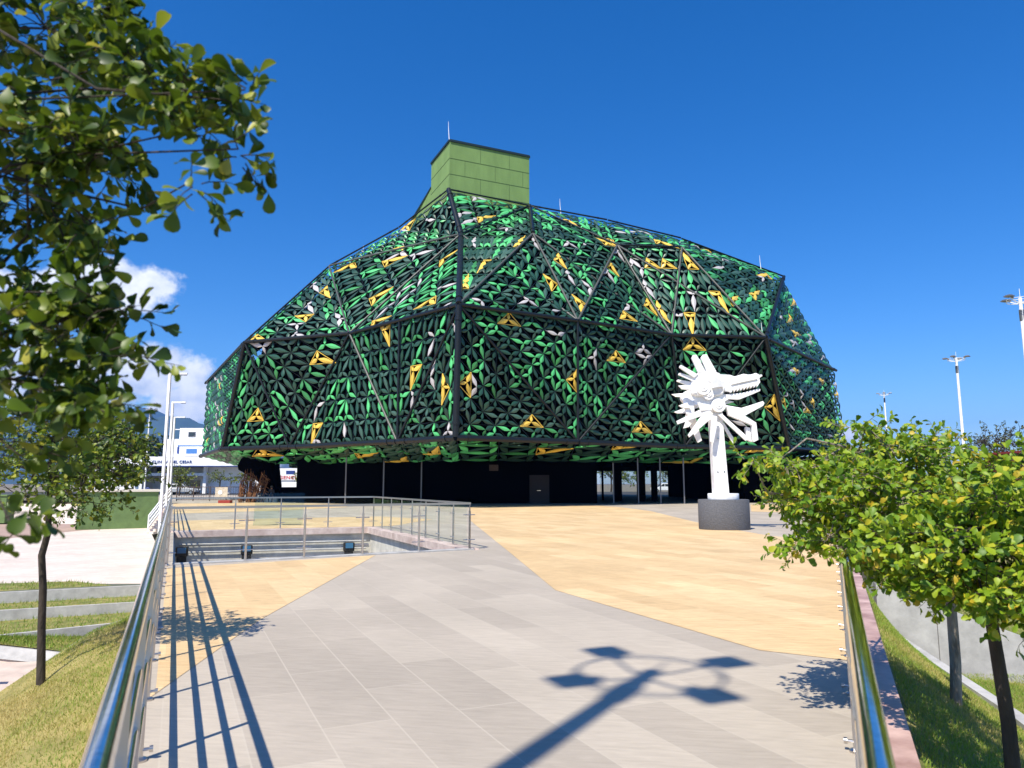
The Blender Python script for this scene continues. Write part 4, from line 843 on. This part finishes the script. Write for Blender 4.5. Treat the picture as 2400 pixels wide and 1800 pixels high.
# dry frond heap by the flared column
hp = thing('frond_heap', (-22.6, 62.6, 0), 'leaning heap of dry brown palm fronds and poles beside the flared column', 'frond heap')
for k in range(30):
    x = -23.7 + 2.0 * rng.random(); y = 62.3 + 1.2 * rng.random(); h = rng.uniform(1.5, 2.9); b = MB(); lx = rng.uniform(-.15, .5); pts = [(x, y, 0), (x + lx * .5, y + .1, h * .5), (x + lx, y + .2, h)]
    b.tube(pts, [.05, .045, .02], 5)
    for j in range(22):
        u = .15 + .85 * j / 22; p = Vector(pts[0]).lerp(Vector(pts[2]), u); d = Vector((rng.normal(0, .5), rng.normal(0, .3), -.5)).normalized() * .45; b.add([p, p + d * .5 + Vector((.03, 0, .02)), p + d, p + d * .5 - Vector((.03, 0, .02))], [(0, 1, 2, 3)])
    b.build('frond', M['brownreed'], hp)
b = MB(); b.box((-23.9, 60.6, .12), (1.0, .6, .24)); tag(b.build('planter_kerb', mat('red_painted_kerb', (.3, .03, .02), .7), bevel=.03), 'short red painted kerb block at the foot of the brown frond heap', 'kerb block')

# two people sitting by the column, seen in shade
def person(base, label, lean=.1, hat=False):
    x, y, z = base; me = bpy.data.meshes.new('body'); o = bpy.data.objects.new('body', me); COL.objects.link(o)
    J = {'pel': (0, 0, .47), 'sp': (lean * .5, 0, .72), 'ch': (lean, 0, .97), 'nk': (lean * 1.1, 0, 1.13), 'hd': (lean * 1.1, -.03, 1.26), 'ht': (lean * 1.1, -.02, 1.37)}
    for s, n in ((1, 'r'), (-1, 'l')):
        J['sh' + n] = (lean + .19 * s, 0, 1.05); J['el' + n] = (lean + .25 * s, -.08, .80); J['wr' + n] = (.14 * s, -.30, .66); J['ha' + n] = (.12 * s, -.38, .60)
        J['hp' + n] = (.10 * s, -.02, .45); J['kn' + n] = (.15 * s, -.44, .47); J['an' + n] = (.14 * s, -.40, .09); J['to' + n] = (.15 * s, -.60, .04)
    ids = {k: i for i, k in enumerate(J)}; E_ = [('pel', 'sp'), ('sp', 'ch'), ('ch', 'nk'), ('nk', 'hd'), ('hd', 'ht')]
    for n in 'rl': E_ += [('ch', 'sh' + n), ('sh' + n, 'el' + n), ('el' + n, 'wr' + n), ('wr' + n, 'ha' + n), ('pel', 'hp' + n), ('hp' + n, 'kn' + n), ('kn' + n, 'an' + n), ('an' + n, 'to' + n)]
    me.from_pydata(list(J.values()), [(ids[a], ids[c]) for a, c in E_], []); md = o.modifiers.new('skin', 'SKIN'); rad = {'pel': .14, 'sp': .13, 'ch': .15, 'nk': .055, 'hd': .10, 'ht': .08, 'sh': .065, 'el': .045, 'wr': .032, 'ha': .036, 'hp': .09, 'kn': .062, 'an': .042, 'to': .034}
    for k, i in ids.items():
        r_ = rad.get(k, rad.get(k[:2], .05)); me.skin_vertices[0].data[i].radius = (r_, r_)
    me.skin_vertices[0].data[0].use_root = True; sd_ = o.modifiers.new('sub', 'SUBSURF'); sd_.levels = sd_.render_levels = 1
    dg = bpy.context.evaluated_depsgraph_get(); ev_ = bpy.data.meshes.new_from_object(o.evaluated_get(dg)); bpy.data.objects.remove(o); ev_.materials.clear(); ev_.materials.append(M['cloth_dark']); ev_.materials.append(M['skin'])
    for p in ev_.polygons:
        p.use_smooth = True
        if p.center.z > 1.15 or (p.center.y < -.3 and .55 < p.center.z < .7 and abs(p.center.x) < .22): p.material_index = 1
    t_ = thing('person', base, label, 'person'); bo = link('body', ev_, t_); bo.matrix_parent_inverse = Matrix.Identity(4)
    h = MB(); h.lathe((lean * 1.1, .0, 1.31), [(.11, -.08), (.125, 0), (.11, .08), (.05, .13)], 16); ho = h.build('hair', M['rubber'], t_, True); ho.matrix_parent_inverse = Matrix.Identity(4)
    return t_
bn = MB(); bn.box((-21.3, 63.35, .22), (1.7, .42, .44)); tag(bn.build('bench_block', M['concrete_dark'], bevel=.02), 'low dark block bench in the shade beside the brown frond heap', 'bench')
person((-21.75, 63.25, 0), 'person in dark clothes sitting in shade right beside the brown frond heap', .05); person((-20.9, 63.25, 0), 'person in dark clothes sitting on the bench end next to the flared column', -.06)

# ------------------------------------------------------------------ clinic
cl = thing('clinic_building', (-55, 118, 0), 'white clinic with blue trims, lettered entrance canopy and taller block behind', 'building')
def cbox(name, x0, x1, y0, y1, z0, z1, m, par=None):
    b = MB(); b.box(((x0 + x1) / 2, (y0 + y1) / 2, (z0 + z1) / 2), (x1 - x0, y1 - y0, z1 - z0)); return b.build(name, M[m], par or cl)
cbox('wall', -72, -61.5, 120.5, 135, 0, 5.4, 'white_wall'); cbox('wall', -50.5, -42, 120.5, 135, 0, 4.4, 'white_wall'); cbox('wall', -61.5, -50.5, 124, 135, 0, 4.4, 'white_wall'); cbox('wall', -41.6, -16, 117.2, 131, 0, 4.1, 'white_wall')
cbox('canopy', -64, -42, 117.5, 136, 4.5, 6.0, 'white_wall'); cbox('blue_trim', -64, -42, 117.44, 117.6, 4.36, 4.497, 'blue')
cbox('balcony', -61.4, -50.5, 119, 124, 2.9, 3.35, 'white_wall')
for x in (-61.4, -50.9): cbox('pillar', x, x + .5, 119.2, 119.9, 0, 4.4, 'white_wall')
for x in (-47.2, -45): cbox('pilaster', x, x + .35, 120.2, 120.49, 0, 3.4, 'white_wall')
cbox('dark_window', -60.9, -58.6, 123.9, 123.99, 3.4, 4.3, 'winbk'); cbox('drainpipe', -42.3, -42.1, 120.3, 120.45, 0, 4.3, 'rust'); cbox('entrance_door', -55.8, -53.4, 123.9, 123.99, 0, 2.2, 'winbk')
for x in (-71, -69.2, -68.9, -67.2): cbox('drainpipe', x, x + .1, 120.35, 120.49, 0, 5.2, 'rust')
w_ = cbox('window', -66.2, -63.5, 120.3, 120.49, 2.6, 4.2, 'blue'); cbox('pane', -66.0, -63.7, 120.24, 120.296, 2.75, 4.05, 'winbk', w_)
cbox('notice', -36.6, -35.2, 117.1, 117.19, 2.6, 3.7, 'blue')
for x in (-39, -34, -31, -27): cbox('pilaster', x, x + .3, 117.0, 117.19, 0, 4.0, 'white_wall')
cbox('upper_wall', -61.5, -44, 128, 140, 6.0, 9.5, 'white_wall'); cbox('upper_wall', -60.2, -44, 130, 140, 9.5, 11.6, 'white_wall')
for x in (-58.0, -55.2): w_ = cbox('window', x, x + 2.2, 127.86, 127.99, 6.2, 8.0, 'white'); cbox('pane', x + .15, x + 2.05, 127.80, 127.856, 6.9, 7.75, 'winblue', w_); cbox('sill', x, x + 2.2, 127.7, 127.85, 6.2, 6.45, 'lampgrey', w_)
cbox('blue_band', -59.5, -51, 127.9, 127.995, 8.25, 8.4, 'winblue'); cbox('vent', -59.5, -59.2, 127.85, 127.99, 6.9, 8.1, 'blue'); w_ = cbox('window', -58.6, -57.3, 129.88, 129.99, 10.0, 10.9, 'lampgrey'); cbox('pane', -58.45, -57.45, 129.8, 129.876, 10.1, 10.8, 'winbk', w_)
def text(s, loc, size, m, name, parent, ext=.03, rz=0, sx=1.0):
    cu = bpy.data.curves.new('t', 'FONT'); cu.body = s; cu.size = size; cu.extrude = ext; cu.space_character = 1.12; cu.offset = .012 * size; o = bpy.data.objects.new('t', cu); COL.objects.link(o)
    dg = bpy.context.evaluated_depsgraph_get(); me = bpy.data.meshes.new_from_object(o.evaluated_get(dg)); bpy.data.objects.remove(o)
    me.transform(Matrix.Translation(loc) @ Matrix.Rotation(rz, 4, 'Z') @ Matrix.Rotation(R(90), 4, 'X') @ Matrix.Diagonal((sx, 1, 1, 1))); me.materials.clear(); me.materials.append(m); return link(name, me, parent)
text('CLINICA DEL CESAR', (-58.6, 117.46, 4.93), .62, M['blue'], 'lettering', cl, .04, 0, 1.04)
text('URGENCIAS', (-37.6 + .0, 117.14, 2.35), .75, M['signred'], 'lettering', cl, .04, 0, 1.1) if False else None
sg = cbox('sign_band', -39.5, -32.4, 117.05, 117.19, 2.15, 3.1, 'white'); text('URGENCIAS', (-38.9, 117.03, 2.35), .74, M['signred'], 'lettering', sg, .03, 0, 1.15)

# vehicles
def car(name, loc, rz, label, body, kind='pickup'):
    t_ = thing(name, loc, label, 'pickup truck' if kind == 'pickup' else 'car'); Mx = Matrix.Translation(loc) @ Matrix.Rotation(rz, 4, 'Z')
    def put(b, n, m, par=None, **k):
        b.v = [tuple(Mx @ Vector(v)) for v in b.v]; return b.build(n, m, par or t_, **k)
    b = MB(); prof = [(-2.4, .42), (-2.45, .8), (-2.3, 1.02), (-1.0, 1.05), (-.95, 1.08), (.95, 1.08), (1.1, 1.02), (2.2, .92), (2.4, .72), (2.42, .42)] if kind == 'pickup' else [(-2.1, .4), (-2.15, .8), (-2.05, 1.0), (.9, 1.05), (1.95, .9), (2.15, .7), (2.15, .4)]
    b.prism([Vector((x, -.85, z)) for x, z in prof], (0, 1.7, 0)); put(b, 'body', body, bevel=.05)
    b = MB(); cabp = [(-1.0, 1.05), (-.85, 1.72), (.35, 1.74), (1.1, 1.05)] if kind == 'pickup' else [(-2.05, 1.0), (-1.8, 1.62), (.1, 1.66), (.95, 1.05)]
    b.prism([Vector((x, -.74, z)) for x, z in cabp], (0, 1.48, 0)); put(b, 'cab', body, bevel=.06)
    for s in (-1, 1):
        b = MB(); wp = [(-.85, 1.12), (-.75, 1.6), (-.1, 1.62), (-.1, 1.12)]; wp2 = [(.0, 1.12), (.0, 1.62), (.33, 1.62), (.85, 1.12)]
        if kind != 'pickup': wp = [(-1.85, 1.12), (-1.7, 1.52), (-.75, 1.54), (-.75, 1.12)]; wp2 = [(-.62, 1.12), (-.62, 1.55), (.05, 1.55), (.7, 1.12)]
        for q in (wp, wp2): b.prism([Vector((x, s * .742, z)) for x, z in q], (0, s * .012, 0))
        put(b, 'side_window', M['winbk'])
        for x in (-1.5, 1.5):
            b = MB(); b.tube([(x, s * .66, .34), (x, s * .88, .34)], .34, 20); wv = put(b, 'wheel', M['rubber'], smooth=True); b = MB(); b.tube([(x, s * .86, .34), (x, s * .895, .34)], .2, 16); put(b, 'rim', M['steel_dull'], wv)
        b = MB(); b.box((2.38, s * .62, .8), (.12, .34, .16)); put(b, 'headlight', M['white'])
    b = MB(); b.prism([Vector((x, -.66, z)) for x, z in ((.5, 1.66), (1.12, 1.1), (1.15, 1.12), (.53, 1.68))], (0, 1.32, 0)); put(b, 'windscreen', M['winbk']); return t_
car('pickup_truck', (29.3, 140, -.05), R(182), 'white pickup truck parked in the street, seen through the dark open ground floor', M['white'])
if True:
    b = MB(); b.box((30.1, 140, 1.25), (1.9, 1.4, .35)); b.box((30.5, 140, 1.6), (.9, 1.2, .4)); tag(b.build('cargo', M['brownreed'], bevel=.05), 'brownish load piled on the white pickup truck bed', 'cargo')
car('parked_car', (-50.2, 110.5, -.05), R(6), 'pale grey estate car parked in front of the clinic wall behind the barrier', mat('silver_paint', (.5, .51, .52), .3, .3), 'car')
# motorbike under the clinic canopy (small)
mb_ = thing('motorbike', (-56.5, 112, 0), 'blue and black motorbike parked by the clinic entrance', 'motorbike')
for x in (-57.1, -55.8):
    b = MB(); n = 18; b.tube([Vector((x + .28 * math.cos(2 * math.pi * k / n), 112, .3 + .28 * math.sin(2 * math.pi * k / n))) for k in range(n + 1)], .05, 8); b.build('wheel', M['rubber'], mb_)
b = MB(); b.tube([(-57.0, 112, .75), (-56.6, 112, .8), (-56.2, 112, .92), (-55.95, 112, .8)], [.08, .14, .17, .08], 10); b.tube([(-55.95, 112, .95), (-55.8, 112, .35)], .05, 6); b.build('body', M['blue'], mb_, True)
b = MB(); b.tube([(-56.0, 111.7, 1.08), (-55.98, 112, 1.03), (-56.0, 112.3, 1.08)], .02, 6); b.build('handlebar', M['steel_dull'], mb_)
rb = MB(); rb.box((62.5, 84, 2.5), (9, 9, 5.2)); rb.box((62.5, 84, 5.2), (9.4, 9.4, .25)); tag(rb.build('red_building', M['redbrick']), 'dark red building peeping in at the picture edge beyond the leafy crowns', 'building')
# cut post rising out of the right crown
b = MB(); b.tube([(4.24, 7.0, .9), (4.14, 7.0, 1.5), (4.06, 7.0, 2.02)], [.062, .06, .055], 12); tag(b.build('tree_stake', M['bark'], smooth=True), 'weathered leaning wooden stake with a sawn top sticking out of the leafy crown', 'stake')
# mountains
def ridge(name, pts, y, th, label):
    bm_ = MB(); n = len(pts); V = []; xs_ = np.linspace(pts[0][0], pts[-1][0], 90); zs = np.interp(xs_, [p[0] for p in pts], [p[1] for p in pts]); rows = 9
    for r_ in range(rows):
        u = r_ / (rows - 1)
        for x, z in zip(xs_, zs):
            k = 1 - abs(u - .5) * 2; V.append((x, y + (u - .5) * th + rng.normal(0, th * .012), max(-.2, z * (k ** .8) * (1 + (rng.normal(0, .02) if 0 < r_ < rows - 1 else 0)))))
    m = 90; F = [(r_ * m + i, r_ * m + i + 1, (r_ + 1) * m + i + 1, (r_ + 1) * m + i) for r_ in range(rows - 1) for i in range(m - 1)]; bm_.add(V, F); o = structure(bm_.build(name, M['mountain'], None, True)); return o
ridge('hills', [(-8200, 240), (-6800, 420), (-5200, 520), (-3900, 560), (-3500, 600), (-3200, 632), (-3020, 640), (-2895, 575), (-2750, 500), (-2500, 400), (-2000, 220), (-1200, 60), (-600, 0)], 6000, 2200, '')
ridge('hills', [(-6000, 300), (-4200, 390), (-3200, 420), (-2550, 432), (-2205, 445), (-2084, 405), (-1900, 330), (-1500, 200), (-900, 60), (-300, 0)], 4800, 1500, '')

# air: one closed box round everything, far hills fade to blue in it
hz = MB(); hz.box((-1800, 3250, 340), (13800, 9700, 690)); hzo = hz.build('haze', M['black']); hzo['kind'] = 'stuff'
hm = bpy.data.materials.new('haze_air'); hm.use_nodes = True; ht = hm.node_tree; ht.nodes.clear(); ho_ = ht.nodes.new('ShaderNodeOutputMaterial'); pv = ht.nodes.new('ShaderNodeVolumePrincipled')
pv.inputs['Color'].default_value = (.10, .36, 1, 1); pv.inputs['Density'].default_value = 9e-5; pv.inputs['Anisotropy'].default_value = 0
ht.links.new(pv.outputs[0], ho_.inputs['Volume']); hzo.data.materials.clear(); hzo.data.materials.append(hm)

# ------------------------------------------------------------------ trees
def D2(x, y, Y):
    u = (x - 1106) / 1550; v = (829.5 - y) / 1550; d = (u, CP_ - v * SP_, SP_ + v * CP_); k = Y / d[1]; return (d[0] * k, Y, 1.6 + d[2] * k)
def vol(x, y, Y, rx, ry, rd, wgt):
    """ellipsoid placed in the world where the photograph shows that clump"""
    c = D2(x, y, Y); k = Y / 1550; return (c, (rx * k, rd, ry * k), wgt)
# near tree leaning in over the terraces side
NV = [vol(60, 60, 1.86, 108, 79.2, 0.288, 1.3), vol(230, 70, 1.79, 68.4, 46.8, 0.192, 0.8), vol(300, 170, 1.73, 43.2, 43.2, 0.16, 0.6), vol(420, 190, 1.66, 43.2, 32.4, 0.102, 0.4), vol(500, 215, 1.63, 30.24, 32.4, 0.0768, 0.26), vol(400, 260, 1.66, 50.4, 21.6, 0.096, 0.3), vol(515, 335, 1.63, 15.84, 27.36, 0.0512, 0.1), vol(425, 410, 1.6, 11.52, 27.36, 0.0384, 0.07), vol(545, 200, 1.6, 15.84, 15.84, 0.0384, 0.07),
      vol(90, 300, 1.79, 108, 79.2, 0.256, 1.6), vol(210, 330, 1.73, 54, 54, 0.16, 0.7), vol(60, 450, 1.86, 86.4, 50.4, 0.224, 0.9), vol(190, 490, 1.73, 43.2, 36, 0.128, 0.35), vol(40, 640, 1.86, 79.2, 50.4, 0.224, 0.95), vol(190, 620, 1.76, 43.2, 21.6, 0.128, 0.25), vol(120, 720, 1.79, 108, 43.2, 0.192, 0.9), vol(250, 680, 1.73, 32.4, 32.4, 0.096, 0.22), vol(290, 755, 1.73, 21.6, 27.36, 0.064, 0.12), vol(90, 840, 1.79, 108, 43.2, 0.192, 0.85), vol(215, 880, 1.73, 43.2, 32.4, 0.128, 0.3), vol(10, 960, 1.79, 50.4, 50.4, 0.16, 0.3), vol(15, 1130, 1.47, 18, 36, 0.0512, 0.06)]
tree('near_tree', (-2.5, 1.85, -1.9), 'close leafy tree reaching in with glossy rounded leaves against the sky', 'tree', [(-2.5, 1.85, -2), (-2.48, 1.85, .2), (-2.4, 1.86, 1.4), (-2.2, 1.85, 2.2), (-2.0, 1.8, 2.9)], [.07, .06, .05, .04, .025], NV, 600, .085, 6, .052, M['leaf_near'], M['bark_dark'], None, 2, .3, 26, .36, .0075, .7, .0018, .3)
# slim tree on the edge of the grass bank
SV = [vol(150, 950, 7.3, 130, 70, .6, 1), vol(230, 985, 7.0, 80, 60, .5, .8), vol(100, 1040, 7.3, 90, 60, .5, .8), vol(200, 1060, 7.0, 60, 45, .4, .5), vol(60, 930, 7.6, 100, 80, .6, .8), vol(250, 1015, 7.0, 65, 35, .4, .45), vol(270, 940, 7.2, 40, 45, .3, .3), vol(-40, 1000, 7.6, 90, 90, .6, .7)]
tree('slim_tree', D2(88, 1470, 7.6), 'slim young tree with a dark wavy trunk at the edge of the dry grass bank', 'tree', [D2(88, 1478, 7.6), D2(90, 1350, 7.6), D2(93, 1270, 7.55), D2(90, 1200, 7.55), D2(104, 1150, 7.5), D2(106, 1100, 7.5), D2(110, 1000, 7.5), D2(120, 930, 7.4)], [.043, .038, .036, .034, .031, .028, .024, .015], SV, 620, .2, 8, .062, M['leaf_near'], M['bark_dark'], None, 1, .1, 18, .42, .016, .7, .003, .6)
# bushy trees on the lawn bank
RV = [vol(1912, 981, 5.6, 92, 33, 0.6, 1.1), vol(2012, 950, 5.8, 45, 16, 0.4, 0.14), vol(1850, 925, 5.4, 42, 10, 0.25, 0.1), vol(2022, 1046, 5.8, 142, 33, 0.7, 1.2), vol(1812, 1036, 5.2, 112, 27.5, 0.5, 1), vol(1692, 1006, 5, 37, 14.3, 0.25, 0.2), vol(1622, 991, 4.9, 12, 8, 0.1, 0.03), vol(1732, 1076, 5, 42, 22, 0.4, 0.4), vol(1842, 1106, 5.2, 112, 30.25, 0.5, 0.9), vol(2002, 1126, 5.5, 132, 38.5, 0.6, 1.1), vol(1802, 1166, 4.9, 37, 16.5, 0.3, 0.4), vol(1727, 1186, 4.8, 12, 13.75, 0.12, 0.06), vol(1942, 1216, 5.2, 72, 27.5, 0.4, 0.5)]
tree('bushy_tree', D2(2066, 1560, 7.2), 'bushy tree with small bright green leaves and a pale straight trunk on the lawn bank', 'tree', [D2(2066, 1566, 7.2), D2(2064, 1430, 7.2), D2(2054, 1300, 7.1), D2(2040, 1220, 6.9), D2(2010, 1130, 6.5)], [.055, .05, .045, .04, .03], RV, 1200, .17, 9, .058, M['leaf_right'], M['bark'], 'bushy trees on the lawn bank', 1, .05, 24, .48, .018, .8, .0028, .6)
RV2 = [vol(2122, 1082, 4.3, 92, 36, 0.5, 1.2), vol(2012, 1172, 4.2, 102, 36, 0.45, 1), vol(2172, 1192, 4.2, 72, 48, 0.5, 1.3), vol(1912, 1172, 4.4, 32, 21, 0.3, 0.35), vol(2092, 1272, 4.1, 72, 27, 0.4, 0.9), vol(2212, 1302, 4, 22, 36, 0.35, 0.5), vol(2192, 1002, 4.6, 32, 24, 0.4, 0.5), vol(2312, 1142, 4.3, 82, 96, 0.6, 1.6), vol(2002, 1262, 4.2, 12, 18, 0.2, 0.2)]
tree('bushy_tree', D2(2190, 1690, 4.6), 'bushy tree with dark leaning trunk, nearest on the lawn bank at the picture edge', 'tree', [D2(2192, 1700, 4.6), D2(2178, 1560, 4.6), D2(2158, 1440, 4.55), D2(2140, 1330, 4.5), D2(2130, 1250, 4.4), D2(2140, 1130, 4.3)], [.045, .042, .038, .035, .03, .02], RV2, 760, .17, 9, .062, M['leaf_right'], M['bark_dark'], 'bushy trees on the lawn bank', 1, .05, 22, .5, .018, .8, .0028, .55)

# distant trees
def far_tree(name, base, H, rx, label, m, group=None, nt=150, ll=.55, trunk_h=.3, tone=.45, ry=None):
    b = Vector(base); ry = ry or rx; vols = []
    for k in range(7): a = 2 * math.pi * k / 7 + rng.random(); vols.append(((b.x + rx * .5 * math.cos(a), b.y + ry * .5 * math.sin(a), b.z + H * rng.uniform(min(trunk_h + .22, .74), .82)), (rx * .52, ry * .52, H * .17), 1))
    vols.append(((b.x, b.y, b.z + H * .8), (rx * .5, ry * .5, H * .18), 1))
    return tree(name, base, label, 'tree', [b, b + Vector((.1, 0, H * trunk_h)), b + Vector((0, .1, H * .6))], [H * .03, H * .024, H * .012], vols, nt, ll * 2.2, 6, ll, m, M['bark_dark'], group, 0, .1, 8, tone, H * .012, .8, .02, .5)
for i, (x, y, H, rx, lab) in enumerate([(-62, 146, 10.8, 7, 'dark dense tree behind the clinic roof, tallest beside the far lamp'), (-73, 150, 11.5, 8, 'dark dense tree behind the clinic, half hidden by the slim tree crown'), (-54, 150, 11, 6, 'dark dense tree rising just beside the clinic upper block'), (-84, 148, 12.5, 8, 'dark dense tree behind the clinic, farthest from the leaf clad hall'), (-46, 156, 11.5, 6, 'dark tree mostly hidden behind the clinic upper block')]):
    far_tree('dense_tree', (x, y, -.1), H, rx, lab, M['leaf_dark'], 'dark trees behind the clinic', 560, .66, .12)
for i, (x, y, H, rx, lab) in enumerate([(-48.2, 92, 4.6, 2.6, 'lime green bushy tree behind the row of lamp posts'), (-44.5, 97, 4.2, 2.0, 'lime green bushy tree next to the clinic entrance pillar'), (-55, 95, 5.5, 3, 'lime green tree behind the green utility building'), (-64, 88, 6, 3.2, 'lime green tree far behind the slim tree on the lower plaza')]):
    far_tree('lime_tree', (x, y, -.1), H, rx, lab, M['leaf_lime'], 'lime green street trees', 110, .3, .25)
for (x, y, H, rx, lab) in [(-42.0, 104, 3.4, 1.5, 'small flat crowned young tree before the white clinic wall'), (-32.2, 88, 3.3, 2.0, 'small flat crowned young tree beside the brown frond heap'), (-27.3, 95, 3.2, 1.7, 'small young tree behind the seated people, in front of the white wall')]:
    far_tree('young_tree', (x, y, -.1), H, rx, lab, M['leaf_lime'], 'young trees before the clinic', 46, .28, .62)
far_tree('sparse_tree', (60.5, 90, -.2), 9.6, 5.2, 'grey green sparse spreading tree beyond the lamps on the lawn side', M['leaf_grey'], None, 190, .34, .35)
far_tree('sparse_tree', (70.5, 92, -.2), 8.8, 4.6, 'grey green spreading tree cut by the picture edge beside the red building', M['leaf_grey'], None, 150, .36, .3)
for i, (x, y, H, rx, lab) in enumerate([(20.5, 150, 7, 4, 'tree seen through the dark ground floor, beside its first columns'), (27, 153, 7.5, 4.2, 'tree seen through the dark ground floor, behind the middle columns'), (33.5, 150, 7, 4, 'tree seen through the dark ground floor, above the white pickup'), (40, 155, 7.5, 4.5, 'tree across the street, hidden behind the dark core wall'), (14, 154, 7, 4, 'tree across the street, behind the far columns')]):
    far_tree('street_tree', (x, y, -.1), H, rx, lab, M['leaf_lime'] if i % 2 == 0 else M['leaf_right'], 'trees across the street behind the hall', 200, .4, .15, .3)
for (x, y, H, rx, lab) in [(56, 74, 3.4, 3, 'low bush behind the bushy crowns near the middle lamp'), (46, 80, 3.2, 3, 'low bush behind the bushy crowns near the far lamp')]:
    far_tree('low_bush', (x, y, -.2), H, rx, lab, M['leaf_lime'], 'low bushes on the lawn side', 90, .3, .1)
